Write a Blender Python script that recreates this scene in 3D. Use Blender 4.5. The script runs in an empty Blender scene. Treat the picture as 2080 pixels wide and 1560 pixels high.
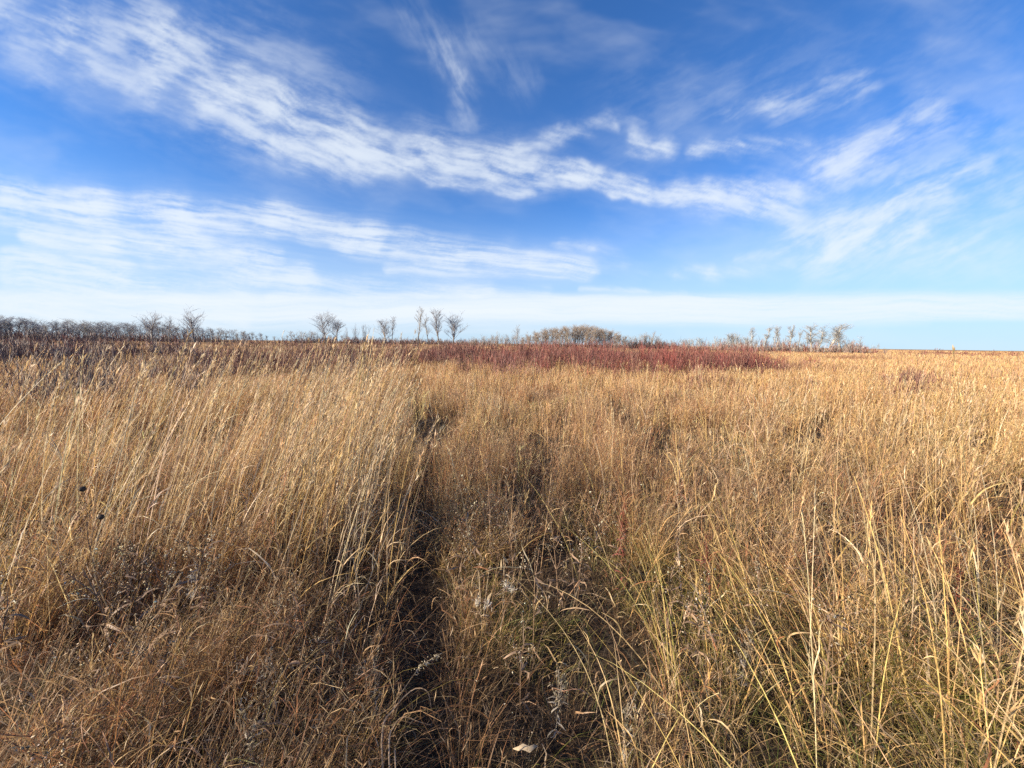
import bpy, math, random
import numpy as np
from mathutils import Vector, Euler

R = math.radians
scene = bpy.context.scene

# ------------------------------------------------------------------ camera
CAM = Vector((0.0, 0.0, 1.62))
CAM_ROT = Euler((R(90 - 6.0), R(-0.80), 0.0), 'XYZ')
cam_data = bpy.data.cameras.new("camera")
cam_data.sensor_width = 36.0
cam_data.lens = 36.0 * 781.0 / 2080.0
cam_data.clip_start = 0.05
cam_data.clip_end = 12000.0
cam = bpy.data.objects.new("camera", cam_data)
cam.location = CAM
cam.rotation_euler = CAM_ROT
scene.collection.objects.link(cam)
scene.camera = cam
_M = CAM_ROT.to_matrix()


def ray(px, py):
    """world direction of a point of the 2080 x 1560 photograph"""
    d = _M @ Vector(((px - 1040.0) / 781.0, -(py - 780.0) / 781.0, -1.0))
    return d.normalized()


def azel(px, py):
    d = ray(px, py)
    return math.atan2(d.x, d.y), math.atan2(d.z, math.hypot(d.x, d.y))


def where(px, dist, py=700.0):
    """ground position at a horizontal distance in the direction of a column"""
    d = ray(px, py)
    h = math.hypot(d.x, d.y)
    return d.x / h * dist, d.y / h * dist


def height_at(px, py, dist):
    d = ray(px, py)
    return CAM.z + d.z / math.hypot(d.x, d.y) * dist


# ------------------------------------------------------------------ exposure
scene.view_settings.view_transform = 'Standard'
scene.view_settings.look = 'None'
scene.view_settings.exposure = 1.17
scene.view_settings.gamma = 1.0
scene.view_settings.use_curve_mapping = False
scene.cycles.use_denoising = False

# ------------------------------------------------------------------ sun
SUN_AZ = R(-112)      # measured from +Y towards +X: low sun on the left, a little behind
SUN_EL = R(22)
sun_data = bpy.data.lights.new("sun", 'SUN')
sun_data.energy = 5.0
sun_data.angle = R(0.5)
sun_data.color = (1.0, 0.875, 0.69)
sun = bpy.data.objects.new("sun", sun_data)
to_sun = Vector((math.sin(SUN_AZ) * math.cos(SUN_EL), math.cos(SUN_AZ) * math.cos(SUN_EL), math.sin(SUN_EL)))
sun.rotation_euler = to_sun.to_track_quat('Z', 'Y').to_euler()
sun.location = (-30, -5, 30)
scene.collection.objects.link(sun)

# ------------------------------------------------------------------ world: sky with cirrus
world = bpy.data.worlds.new("World")
scene.world = world
world.use_nodes = True
nt = world.node_tree
nt.nodes.clear()
N = nt.nodes
L = nt.links


def nd(tree, kind, **kw):
    n = tree.nodes.new(kind)
    for k, v in kw.items():
        setattr(n, k, v)
    return n


def mth(op, a, b=None, c=None, clamp=False):
    if clamp:   # a clamp written out keeps the shader small
        return mth('MINIMUM', mth('MAXIMUM', mth(op, a, b, c), 0.0), 1.0)
    n = nd(nt, 'ShaderNodeMath', operation=op)
    for i, v in enumerate((a, b, c)):
        if v is None:
            continue
        if isinstance(v, (int, float)):
            n.inputs[i].default_value = v
        else:
            L.new(v, n.inputs[i])
    return n.outputs[0]


def vm(op, a, b=None, out=0, scale=None):
    n = nd(nt, 'ShaderNodeVectorMath', operation=op)
    for i, v in enumerate((a, b)):
        if v is None:
            continue
        if isinstance(v, (tuple, list)):
            n.inputs[i].default_value = v
        else:
            L.new(v, n.inputs[i])
    if scale is not None:
        if isinstance(scale, (int, float)):
            n.inputs['Scale'].default_value = scale
        else:
            L.new(scale, n.inputs['Scale'])
    return n.outputs[out]


def smooth(v, a, b, c=0.0, d=1.0, mode='SMOOTHSTEP'):
    n = nd(nt, 'ShaderNodeMapRange', interpolation_type=mode, clamp=False)
    L.new(v, n.inputs['Value'])
    n.inputs['From Min'].default_value = a
    n.inputs['From Max'].default_value = b
    n.inputs['To Min'].default_value = c
    n.inputs['To Max'].default_value = d
    return n.outputs['Result']



tc = nd(nt, 'ShaderNodeTexCoord')
sep = nd(nt, 'ShaderNodeSeparateXYZ')
L.new(tc.outputs['Generated'], sep.inputs[0])
sky = nd(nt, 'ShaderNodeTexSky', sky_type='NISHITA')
sky.sun_disc = False
sky.sun_elevation = SUN_EL
sky.sun_rotation = SUN_AZ
sky.altitude = 500.0
sky.air_density = 1.0
sky.dust_density = 0.1
sky.ozone_density = 3.0
tint = vm('MULTIPLY', sky.outputs[0], (0.030, 0.058, 0.090))
low = smooth(sep.outputs[2], 0.36, 0.0, 0.0, 0.85)
mix = nd(nt, 'ShaderNodeMix', data_type='RGBA')
L.new(low, mix.inputs['Factor'])
L.new(tint, mix.inputs['A'])
mix.inputs['B'].default_value = (0.27, 0.345, 0.425, 1)
bg = nd(nt, 'ShaderNodeBackground')
L.new(mix.outputs['Result'], bg.inputs['Color'])
bg.inputs['Strength'].default_value = 1.0
outw = nd(nt, 'ShaderNodeOutputWorld')
L.new(bg.outputs[0], outw.inputs['Surface'])


# ------------------------------------------------------------------ noise in numpy
def _hash(ix, iy, seed):
    h = (ix.astype(np.int64) * 374761393 + iy.astype(np.int64) * 668265263 + seed * 1442695041) & 0xffffffff
    h = ((h ^ (h >> 13)) * 1274126177) & 0xffffffff
    h = (h ^ (h >> 16)) & 0xffffffff
    return h.astype(np.float64) / 4294967296.0


def vnoise(x, y, seed=0):
    """gradient noise, about 0..1"""
    x = np.asarray(x, dtype=np.float64)
    y = np.asarray(y, dtype=np.float64)
    x0 = np.floor(x)
    y0 = np.floor(y)
    fx = x - x0
    fy = y - y0
    u = fx * fx * fx * (fx * (fx * 6 - 15) + 10)
    v = fy * fy * fy * (fy * (fy * 6 - 15) + 10)

    def g(ax, ay, px, py):
        a = _hash(ax, ay, seed) * 2 * np.pi
        return np.cos(a) * px + np.sin(a) * py
    n00 = g(x0, y0, fx, fy)
    n10 = g(x0 + 1, y0, fx - 1, fy)
    n01 = g(x0, y0 + 1, fx, fy - 1)
    n11 = g(x0 + 1, y0 + 1, fx - 1, fy - 1)
    return 0.5 + 0.7 * ((n00 * (1 - u) + n10 * u) * (1 - v) + (n01 * (1 - u) + n11 * u) * v)


def fbm(x, y, octaves=4, seed=0, rough=0.5):
    t = 0.0
    a = 1.0
    s = 0.0
    for o in range(octaves):
        t = t + a * (vnoise(x * 2 ** o + o * 17.3, y * 2 ** o - o * 9.7, seed + o) - 0.5)
        s += a
        a *= rough
    return 0.5 + t / s * 1.35


def sstep(v, a, b):
    t = np.clip((v - a) / (b - a), 0, 1)
    return t * t * (3 - 2 * t)


# ------------------------------------------------------------------ cirrus on a far dome
# strokes: (x0, y0, x1, y1, radius, strength)
CLOUD_GROUPS = [
    # rot of fibres, noise stretch, warp, strokes (x0,y0,x1,y1,radius,strength)
    # upper left diagonal band
    (R(22), (2.6, 11.0, 1), (0.05, 0.035), [
        (0, 20, 120, 60, 60, 0.36), (150, 40, 320, 70, 60, 0.48), (300, 20, 330, 110, 50, 0.28), (350, 90, 470, 160, 70, 0.52),
        (480, 60, 640, 170, 110, 0.22), (0, 60, 500, 260, 130, 0.18), (180, 130, 330, 180, 35, 0.36),
        (430, 190, 600, 235, 45, 0.60), (560, 170, 600, 230, 35, 0.24), (600, 220, 760, 300, 60, 0.68),
        (560, 290, 800, 350, 40, 0.36), (520, 260, 700, 330, 60, 0.32), (690, 270, 800, 310, 50, 0.40),
        (40, 110, 80, 150, 40, 0.20), (330, 190, 640, 330, 60, 0.20),
    ]),
    # middle band running right
    (R(10), (3.0, 12.0, 1), (0.04, 0.035), [
        (830, 320, 1000, 335, 38, .8), (860, 290, 1100, 340, 60, .4), (1000, 340, 1200, 358, 26, .85), (1150, 355, 1300, 378, 26, .85),
        (1250, 375, 1450, 400, 26, .85), (1400, 397, 1600, 402, 36, .7), (1550, 400, 1700, 385, 60, .35), (1450, 420, 1620, 440, 35, .35),
        (825, 345, 880, 372, 12, .6), (880, 372, 1060, 385, 16, .6), (1290, 285, 1360, 300, 26, .9), (1420, 298, 1500, 302, 20, .85),
        (1500, 300, 1640, 300, 25, .45), (1030, 300, 1130, 280, 18, .45), (1140, 275, 1240, 252, 16, .45), (1250, 245, 1310, 246, 14, .2),
        (1130, 495, 1200, 510, 14, .35), (1200, 505, 1260, 530, 18, .35), (1170, 588, 1390, 598, 9, .5), (1040, 500, 1300, 560, 40, .15), (1370, 555, 1430, 548, 18, .5), (1440, 560, 1600, 530, 18, .4),
    ]),
    # right side, rising to the right
    (R(-26), (3.0, 11.0, 1), (0.05, 0.03), [
        (1480, 235, 1560, 220, 18, .35), (1580, 215, 1740, 170, 45, .45), (1700, 340, 1890, 230, 55, .42), (1650, 350, 1800, 320, 60, .35),
        (1660, 500, 1900, 400, 65, .5), (1600, 470, 1800, 440, 40, .35), (1680, 510, 1880, 480, 30, .4), (1850, 400, 1980, 350, 40, .35),
        (1900, 500, 2080, 400, 70, .3), (1500, 525, 1600, 505, 12, .4), (1660, 540, 2080, 520, 70, .25), (1950, 280, 2080, 330, 90, .14), (1300, 200, 2000, 60, 120, .10), (1700, 450, 2080, 250, 120, .14), (1250, 330, 1500, 180, 70, .08),
    ]),
    # steep wisp above the centre
    (R(62), (2.6, 9.0, 1), (0.06, 0.035), [
        (830, 20, 890, 90, 55, 0.20), (890, 90, 940, 180, 34, 0.29), (930, 150, 945, 250, 24, 0.28), (960, 60, 1060, 170, 50, 0.17),
    ]),
    # lower left streaks
    (R(7), (1.6, 17.0, 1), (0.05, 0.025), [
        (0, 395, 200, 415, 34, 1.23), (180, 410, 380, 440, 36, 1.09), (350, 405, 400, 450, 18, .45), (380, 450, 560, 450, 36, 1.01),
        (560, 440, 760, 490, 36, 1.09), (700, 480, 950, 520, 36, 1.01), (900, 510, 1180, 548, 26, 1.16), (0, 440, 400, 480, 40, 0.65),
        (40, 485, 230, 500, 22, 1.01), (230, 490, 560, 525, 26, 1.01), (300, 520, 620, 545, 28, 0.65), (0, 525, 250, 545, 22, 1.01),
        (0, 565, 300, 580, 24, 0.80), (200, 560, 620, 580, 26, 0.58), (0, 600, 500, 610, 24, 0.72), (500, 560, 1000, 590, 22, 0.51),
        (560, 600, 1100, 600, 18, 0.58), (0, 635, 500, 650, 26, 0.80), (800, 545, 1180, 560, 14, 0.58),
    ]),
    # long haze bank just above the horizon
    (R(-1), (0.9, 26.0, 1), (0.02, 0.01), [
        (-500, 612, 1500, 632, 26, .60), (200, 640, 2300, 622, 26, .70), (700, 625, 2700, 612, 26, .65), (-600, 650, 900, 652, 18, .45),
        (600, 652, 1900, 654, 12, .40), (-500, 668, 1300, 672, 12, .25), (300, 604, 1700, 612, 14, .35), (1200, 646, 2700, 642, 10, .35),
        (-500, 590, 700, 615, 16, .35),
    ]),
]


def flat(px, py):
    d = ray(px, py)
    return d.x / d.y, d.z / d.y


def cloud_cover(az, el):
    # straight cirrus bands stay straight on a plane, so measure on one
    az, el = np.tan(az), np.tan(el) / np.cos(az)
    w1x = fbm(az * 3.5, el * 3.5, 3, 11) - 0.5
    w1y = fbm(az * 3.5, el * 3.5, 3, 12) - 0.5
    w2x = fbm(az * 15, el * 15, 4, 13) - 0.5
    w2y = fbm(az * 15, el * 15, 4, 14) - 0.5
    clear = np.ones_like(az)
    for gi, (rot, scl, (k1, k2), strokes) in enumerate(CLOUD_GROUPS):
        X = az + k1 * w1x * 1.3 + k2 * w2x * 1.3
        flatten = np.clip(el / 0.45, 0.15, 1.0)      # bands lie flatter towards the horizon
        Y = el + (k1 * w1y * 0.8 + k2 * w2y * 0.9) * flatten
        S = np.zeros_like(az)
        Sw = np.zeros_like(az)      # the thin sheet that surrounds each streak
        for (x0, y0, x1, y1, rad, amp) in strokes:
            ax, ay = flat(x0, y0)
            bx, by = flat(x1, y1)
            bax, bay = bx - ax, by - ay
            h = np.clip(((X - ax) * bax + (Y - ay) * bay) / (bax * bax + bay * bay), 0, 1)
            d = np.hypot(X - ax - bax * h, Y - ay - bay * h)
            R0 = rad / 781.0 * 1.30
            m = 1 - np.clip(d / R0, 0, 1)
            S += amp * m * m * (3 - 2 * m)
            if gi == 5:
                S -= amp * m * m * (3 - 2 * m) * (1 - np.sqrt(np.clip(4 * h * (1 - h), 0, 1)))
            m = 1 - np.clip(d / (R0 * 2.3), 0, 1)
            Sw += amp * m * m
        Xf = az + 0.07 * w1x
        Yf = el + 0.03 * w1y + 0.004 * w2y
        c, s_ = math.cos(rot), math.sin(rot)
        U = Xf * c - Yf * s_
        V = Xf * s_ + Yf * c
        f1 = fbm(U * scl[0] * 1.9 + gi * 3, V * scl[1] * 1.8 + gi * 7, 6, 21 + gi, 0.62)
        f2 = fbm(U * scl[0] * 3.6 + 0.8 * V, V * scl[1] * 6.0, 6, 31 + gi, 0.66)
        f3 = fbm(Xf * 9, Yf * 12, 7, 41 + gi, 0.62)
        if gi == 5:
            g = np.clip((0.6 * f1 + 0.4 * f2 - 0.3) / 0.4, 0, 1.2) * 0.8 + 0.35
            a = 1 - np.exp(-1.9 * S * g)
        else:
            f = (0.52 * f1 + 0.26 * f2 + 0.22 * f3) if gi != 4 else (0.38 * f1 + 0.46 * f2 + 0.16 * f3)
            F = sstep(f, 0.28, 0.74)
            Fc = sstep(0.6 * f1 + 0.4 * f3, 0.32, 0.68)
            t = S * (0.04 + 1.25 * F) * (0.45 + 0.8 * Fc) + 0.22 * np.clip(Sw, 0, 1) * (0.4 + 0.9 * F)
            a = 1 - np.exp(-1.15 * t * (0.35 + 0.75 * np.clip(S + 0.3 * Sw, 0, 1)))
            a = np.clip(a, 0, 1) * 0.86
        clear *= 1 - a
    vn = fbm(az * 2.2 + el * 1.5 + 0.3 * w1x, el * 6 + 0.3 * w1y, 5, 51)
    vn2 = fbm(az * 9 + el * 4, el * 30 - az * 8, 4, 52)
    clear *= 1 - sstep(vn, 0.42, 0.80) * 0.15 * (0.6 + 0.8 * vn2)
    return 1 - clear


CLOUD_GAIN = 1.0
NA, NE = 1050, 440
az1 = np.linspace(R(-64), R(64), NA)
el1 = np.linspace(R(0.0), R(52), NE)
AZ, EL = np.meshgrid(az1, el1)
cov = cloud_cover(AZ, EL).ravel()
edge = sstep(np.abs(AZ.ravel()), R(64), R(60)) * sstep(EL.ravel(), R(52), R(49))
cov = cov * edge
RD = 9000.0
vx = np.stack([np.sin(AZ) * np.cos(EL), np.cos(AZ) * np.cos(EL), np.sin(EL)], -1).reshape(-1, 3) * RD
ii = (np.arange(NE - 1)[:, None] * NA + np.arange(NA - 1)[None, :]).ravel()
quads = np.stack([ii, ii + NA, ii + NA + 1, ii + 1], -1)


def raw_mesh(name, verts, faces_idx, per_face, attrs=None, smooth_shade=False):
    me = bpy.data.meshes.new(name)
    nv = len(verts)
    nf = len(faces_idx)
    me.vertices.add(nv)
    me.vertices.foreach_set('co', np.ascontiguousarray(verts, dtype=np.float32).ravel())
    me.loops.add(nf * per_face)
    me.loops.foreach_set('vertex_index', np.ascontiguousarray(faces_idx, dtype=np.int32).ravel())
    me.polygons.add(nf)
    me.polygons.foreach_set('loop_start', np.arange(0, nf * per_face, per_face, dtype=np.int32))
    if smooth_shade:
        me.polygons.foreach_set('use_smooth', np.ones(nf, dtype=bool))
    for an, (kind, data) in (attrs or {}).items():
        at = me.attributes.new(an, kind, 'POINT')
        if kind == 'FLOAT':
            at.data.foreach_set('value', np.ascontiguousarray(data, dtype=np.float32).ravel())
        elif kind == 'FLOAT_COLOR':
            at.data.foreach_set('color', np.ascontiguousarray(data, dtype=np.float32).ravel())
    me.update(calc_edges=True)
    return me


cm = bpy.data.materials.new('cirrus')
cm.use_nodes = True
ct = cm.node_tree
ct.nodes.clear()
ca = nd(ct, 'ShaderNodeAttribute', attribute_name='cover')
ce = nd(ct, 'ShaderNodeEmission')
ce.inputs['Color'].default_value = (0.86, 0.93, 1.0, 1)
ce.inputs['Strength'].default_value = 0.455
ctr = nd(ct, 'ShaderNodeBsdfTransparent')
cmx = nd(ct, 'ShaderNodeMixShader')
co = nd(ct, 'ShaderNodeOutputMaterial')
ct.links.new(ca.outputs['Fac'], cmx.inputs[0])
ct.links.new(ctr.outputs[0], cmx.inputs[1])
ct.links.new(ce.outputs[0], cmx.inputs[2])
ct.links.new(cmx.outputs[0], co.inputs['Surface'])
cm.cycles.emission_sampling = 'NONE'
sky_me = raw_mesh('sky', vx, quads, 4, {'cover': ('FLOAT', cov)}, True)
sky_me.materials.append(cm)
sky_ob = bpy.data.objects.new('sky', sky_me)
sky_ob['kind'] = 'structure'
scene.collection.objects.link(sky_ob)

# ------------------------------------------------------------------ materials
def lin(r, g, b):
    f = lambda c: ((c / 255.0 + 0.055) / 1.055) ** 2.4 if c > 10 else c / 255.0 / 12.92
    return (f(r), f(g), f(b))


def plant_material(name, rough=0.55, trans=0.3, spec=0.35, noise_scale=40.0, amount=0.35):
    """dry plant matter: colour held by the strands, mottled along their length, a little light through"""
    m = bpy.data.materials.new(name)
    m.use_nodes = True
    t = m.node_tree
    t.nodes.clear()
    at = nd(t, 'ShaderNodeAttribute', attribute_name='tint')
    tcn = nd(t, 'ShaderNodeTexCoord')
    no = nd(t, 'ShaderNodeTexNoise')
    no.inputs['Scale'].default_value = noise_scale
    no.inputs['Detail'].default_value = 1.0
    mr = nd(t, 'ShaderNodeMapRange')
    mr.inputs['From Min'].default_value = 0.3
    mr.inputs['From Max'].default_value = 0.7
    mr.inputs['To Min'].default_value = 1.0 - amount
    mr.inputs['To Max'].default_value = 1.0 + amount
    vs = nd(t, 'ShaderNodeVectorMath', operation='SCALE')
    pr = nd(t, 'ShaderNodeBsdfPrincipled')
    pr.inputs['Roughness'].default_value = rough
    pr.inputs['Specular IOR Level'].default_value = spec
    tr = nd(t, 'ShaderNodeBsdfTranslucent')
    mx = nd(t, 'ShaderNodeMixShader')
    mx.inputs[0].default_value = trans
    out = nd(t, 'ShaderNodeOutputMaterial')
    K = t.links.new
    K(tcn.outputs['Object'], no.inputs['Vector'])
    K(no.outputs['Fac'], mr.inputs['Value'])
    K(at.outputs['Color'], vs.inputs[0])
    K(mr.outputs['Result'], vs.inputs['Scale'])
    K(vs.outputs[0], pr.inputs['Base Color'])
    K(vs.outputs[0], tr.inputs['Color'])
    K(pr.outputs[0], mx.inputs[1])
    K(tr.outputs[0], mx.inputs[2])
    K(mx.outputs[0], out.inputs['Surface'])
    return m


def flat_material(name, c1, c2, scale, rough=0.85, detail=4.0, stretch=(1, 1, 1)):
    m = bpy.data.materials.new(name)
    m.use_nodes = True
    t = m.node_tree
    pr = t.nodes['Principled BSDF']
    pr.inputs['Roughness'].default_value = rough
    pr.inputs['Specular IOR Level'].default_value = 0.2
    tcn = nd(t, 'ShaderNodeTexCoord')
    mp = nd(t, 'ShaderNodeMapping')
    mp.inputs['Scale'].default_value = stretch
    no = nd(t, 'ShaderNodeTexNoise')
    no.inputs['Scale'].default_value = scale
    no.inputs['Detail'].default_value = detail
    rp = nd(t, 'ShaderNodeValToRGB')
    rp.color_ramp.elements[0].position = 0.35
    rp.color_ramp.elements[1].position = 0.65
    rp.color_ramp.elements[0].color = tuple(c1) + (1,)
    rp.color_ramp.elements[1].color = tuple(c2) + (1,)
    K = t.links.new
    K(tcn.outputs['Object'], mp.inputs['Vector'])
    K(mp.outputs[0], no.inputs['Vector'])
    K(no.outputs['Fac'], rp.inputs['Fac'])
    K(rp.outputs['Color'], pr.inputs['Base Color'])
    return m


GRASS = plant_material('dry_grass', rough=0.5, trans=0.36, spec=0.4)
TWIG = plant_material('shrub_twigs', rough=0.6, trans=0.0, spec=0.3, noise_scale=8.0, amount=0.25)
SEED = plant_material('seed_fluff', rough=0.8, trans=0.3, spec=0.2, noise_scale=200.0, amount=0.15)

# ------------------------------------------------------------------ terrain
PATH_AZ = math.atan2(ray(846, 705).x, ray(846, 705).y)
PSX, PSY = math.sin(PATH_AZ), math.cos(PATH_AZ)


def path_side(x, y):
    """metres to the right of the trodden line (negative = left)"""
    along = x * PSX + y * PSY
    side = x * PSY - y * PSX
    wig = (vnoise(along * 0.9, along * 0 + 1.7, 61) - 0.5) * 0.36 * sstep(along, 1.0, 4.5) + 0.07 * np.sin(along * 0.37) * sstep(along, 0.5, 4.0)
    return side - wig, along


def ground_z(x, y):
    x = np.asarray(x, dtype=np.float64)
    y = np.asarray(y, dtype=np.float64)
    r = np.hypot(x, y)
    z = (fbm(x * 0.05, y * 0.05, 3, 71) - 0.5) * 0.30 * sstep(r, 4, 30)
    z = z + (fbm(x * 0.9, y * 0.9, 3, 72) - 0.5) * 0.13
    s, a = path_side(x, y)
    z = z - 0.05 * np.exp(-(s / 0.22) ** 2) * sstep(a, 40, 20)
    z = z + (fbm(x * 0.004, y * 0.004, 2, 73) - 0.5) * 1.6 * sstep(r, 60, 400)
    return z


rr = np.concatenate([np.linspace(0.0, 3.0, 25)[1:], 3.0 * (4000.0 / 3.0) ** np.linspace(0, 1, 120)[1:]])
NT = 360
th = np.linspace(0, 2 * np.pi, NT, endpoint=False)
RRg, THg = np.meshgrid(rr, th, indexing='ij')
gx = (RRg * np.sin(THg)).ravel()
gy = (RRg * np.cos(THg)).ravel()
gv = np.stack([gx, gy, ground_z(gx, gy)], -1)
gv = np.vstack([gv, [[0, 0, float(ground_z(0.0, 0.0))]]])
i0 = np.arange(len(rr) - 1)[:, None] * NT
j0 = np.arange(NT)[None, :]
j1 = (np.arange(NT)[None, :] + 1) % NT
gq = np.stack([i0 + j0, i0 + j1, i0 + NT + j1, i0 + NT + j0], -1).reshape(-1, 4)[:, ::-1]
gme = raw_mesh('ground', gv, gq, 4, None, True)
import bmesh
bm = bmesh.new()
bm.from_mesh(gme)
bm.verts.ensure_lookup_table()
cvi = len(gv) - 1
for k in range(NT):
    bm.faces.new((bm.verts[cvi], bm.verts[(k + 1) % NT], bm.verts[k]))
bmesh.ops.recalc_face_normals(bm, faces=bm.faces)
bm.to_mesh(gme)
bm.free()
gm = bpy.data.materials.new('field_soil')
gm.use_nodes = True
t = gm.node_tree
pr = t.nodes['Principled BSDF']
pr.inputs['Roughness'].default_value = 0.95
pr.inputs['Specular IOR Level'].default_value = 0.1
tcn = nd(t, 'ShaderNodeTexCoord')
K = t.links.new


def gnoise(scale, detail, c1, c2, p1=0.35, p2=0.65):
    no = nd(t, 'ShaderNodeTexNoise')
    no.inputs['Scale'].default_value = scale
    no.inputs['Detail'].default_value = detail
    K(tcn.outputs['Object'], no.inputs['Vector'])
    rp = nd(t, 'ShaderNodeValToRGB')
    rp.color_ramp.elements[0].position = p1
    rp.color_ramp.elements[1].position = p2
    rp.color_ramp.elements[0].color = c1 + (1,)
    rp.color_ramp.elements[1].color = c2 + (1,)
    K(no.outputs['Fac'], rp.inputs['Fac'])
    return rp.outputs['Color']


litter = gnoise(30.0, 6.0, (0.016, 0.012, 0.009), (0.075, 0.052, 0.034))
farcol = gnoise(0.03, 6.0, (0.26, 0.155, 0.075), (0.38, 0.24, 0.11))
ln = nd(t, 'ShaderNodeVectorMath', operation='LENGTH')
K(tcn.outputs['Object'], ln.inputs[0])
dmr = nd(t, 'ShaderNodeMapRange', interpolation_type='SMOOTHSTEP')
dmr.inputs['From Min'].default_value = 40.0
dmr.inputs['From Max'].default_value = 160.0
K(ln.outputs['Value'], dmr.inputs['Value'])
gmx = nd(t, 'ShaderNodeMix', data_type='RGBA')
K(dmr.outputs['Result'], gmx.inputs['Factor'])
K(litter, gmx.inputs['A'])
K(farcol, gmx.inputs['B'])
K(gmx.outputs['Result'], pr.inputs['Base Color'])
gme.materials.append(gm)
ground = bpy.data.objects.new('ground', gme)
ground['kind'] = 'structure'
scene.collection.objects.link(ground)

# ------------------------------------------------------------------ strands
rng = np.random.default_rng(20231)


class Strands:
    """gathers curved ribbons (stems, blades, twigs) and small seeds and links them as ONE mesh object"""

    def __init__(self):
        self.v, self.q, self.c, self.n = [], [], [], 0

    def ribbons(self, base, length, az, th0, bend, width, color, segs=5, power=1.0, taper='blade',
                wander=0.12, tip=None, ret=False, profile=None):
        base = np.asarray(base, dtype=np.float64)
        n = len(base)
        if n == 0:
            return None
        bc = lambda a: np.broadcast_to(np.asarray(a, dtype=np.float64), (n,)).copy()
        length, az, th0, bend, width = map(bc, (length, az, th0, bend, width))
        color = np.broadcast_to(np.asarray(color, dtype=np.float64), (n, 3))
        P = np.zeros((n, segs + 1, 3))
        P[:, 0] = base
        a = az + 0.0
        ds = length / segs
        dirs = np.zeros((n, segs, 3))
        for k in range(segs):
            tt = (k + 0.5) / segs
            thk = th0 + bend * tt ** power
            a = a + rng.normal(0, wander, n)
            d = np.stack([np.sin(a) * np.sin(thk), np.cos(a) * np.sin(thk), np.cos(thk)], -1)
            dirs[:, k] = d
            P[:, k + 1] = P[:, k] + d * ds[:, None]
        wa = rng.uniform(0, 2 * np.pi, n)
        W = np.stack([np.cos(wa), np.sin(wa), rng.normal(0, 0.25, n)], -1)
        mid = P[:, -1] - P[:, 0]
        mid /= np.linalg.norm(mid, axis=1, keepdims=True) + 1e-9
        W = W - mid * (W * mid).sum(1, keepdims=True)
        W /= np.linalg.norm(W, axis=1, keepdims=True) + 1e-9
        t = np.linspace(0, 1, segs + 1)
        if profile is not None:
            prof = np.asarray(profile)
        elif taper == 'blade':
            prof = np.clip(1.0 - t ** 2.2, 0.06, 1)
        elif taper == 'stem':
            prof = 1.0 - 0.55 * t
        elif taper == 'leaf':
            prof = np.clip(np.sin(np.pi * np.clip(t * 0.9 + 0.08, 0, 1)), 0.05, 1)
        else:
            prof = np.ones_like(t)
        hw = width[:, None] * prof[None, :] * 0.5
        Vl = P - W[:, None, :] * hw[:, :, None]
        Vr = P + W[:, None, :] * hw[:, :, None]
        V = np.stack([Vl, Vr], 2).reshape(n, -1, 3)
        C = np.repeat(color[:, None, :], (segs + 1) * 2, 1)
        if tip is not None:
            f = np.repeat(sstep(t, 0.45, 1.0), 2)[None, :, None]
            C = C * (1 - f) + np.broadcast_to(np.asarray(tip), (n, 3))[:, None, :] * f
        k = np.arange(segs) * 2
        q = np.stack([k, k + 1, k + 3, k + 2], -1)
        Q = (np.arange(n)[:, None, None] * (segs + 1) * 2 + q[None]).reshape(-1, 4) + self.n
        self.v.append(V.reshape(-1, 3).astype(np.float32))
        self.c.append(C.reshape(-1, 3).astype(np.float32))
        self.q.append(Q.astype(np.int32))
        self.n += n * (segs + 1) * 2
        if ret:
            return P, dirs, a
        return None

    def seeds(self, pos, size, color):
        """small uneven four-sided grains"""
        n = len(pos)
        if n == 0:
            return
        size = np.broadcast_to(size, (n,))
        color = np.broadcast_to(color, (n, 3))
        ax = rng.normal(0, 1, (n, 3))
        ax /= np.linalg.norm(ax, axis=1, keepdims=True)
        bx = np.cross(ax, rng.normal(0, 1, (n, 3)))
        bx /= np.linalg.norm(bx, axis=1, keepdims=True) + 1e-9
        cx = np.cross(ax, bx)
        s = size[:, None] * 0.5
        V = np.stack([pos + ax * s * 1.5, pos + bx * s * 0.8, pos + cx * s * 0.8, pos - bx * s * 0.8, pos - cx * s * 0.8, pos - ax * s * 1.2], 1)
        # six quads folded from the octahedron's ring
        q = np.array([[0, 1, 2, 0], [0, 2, 3, 0], [0, 3, 4, 0], [0, 4, 1, 0]])
        quad = np.array([[0, 1, 5, 2], [0, 2, 5, 3], [0, 3, 5, 4], [0, 4, 5, 1]])
        Q = (np.arange(n)[:, None, None] * 6 + quad[None]).reshape(-1, 4) + self.n
        self.v.append(V.reshape(-1, 3).astype(np.float32))
        self.c.append(np.repeat(color[:, None, :], 6, 1).reshape(-1, 3).astype(np.float32))
        self.q.append(Q.astype(np.int32))
        self.n += n * 6

    def mesh(self, name, mat, origin=None):
        v = np.concatenate(self.v)
        if origin is not None:
            v = v - np.asarray(origin, dtype=np.float32)
        c = np.concatenate(self.c)
        c4 = np.concatenate([np.clip(c, 0, 1), np.ones((len(c), 1), np.float32)], 1)
        me = raw_mesh(name, v, np.concatenate(self.q), 4, {'tint': ('FLOAT_COLOR', c4)})
        me.materials.append(mat)
        return me

    def build(self, name, mat, parent=None, origin=None):
        o = bpy.data.objects.new(name, self.mesh(name, mat, origin))
        scene.collection.objects.link(o)
        if parent is not None:
            o.parent = parent
        return o


def scatter(r0, r1, rho, half=R(63)):
    area = half * (r1 * r1 - r0 * r0)
    n = int(area * rho)
    r = np.sqrt(rng.uniform(r0 * r0, r1 * r1, n))
    a = rng.uniform(-half, half, n)
    return r * np.sin(a), r * np.cos(a)


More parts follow.
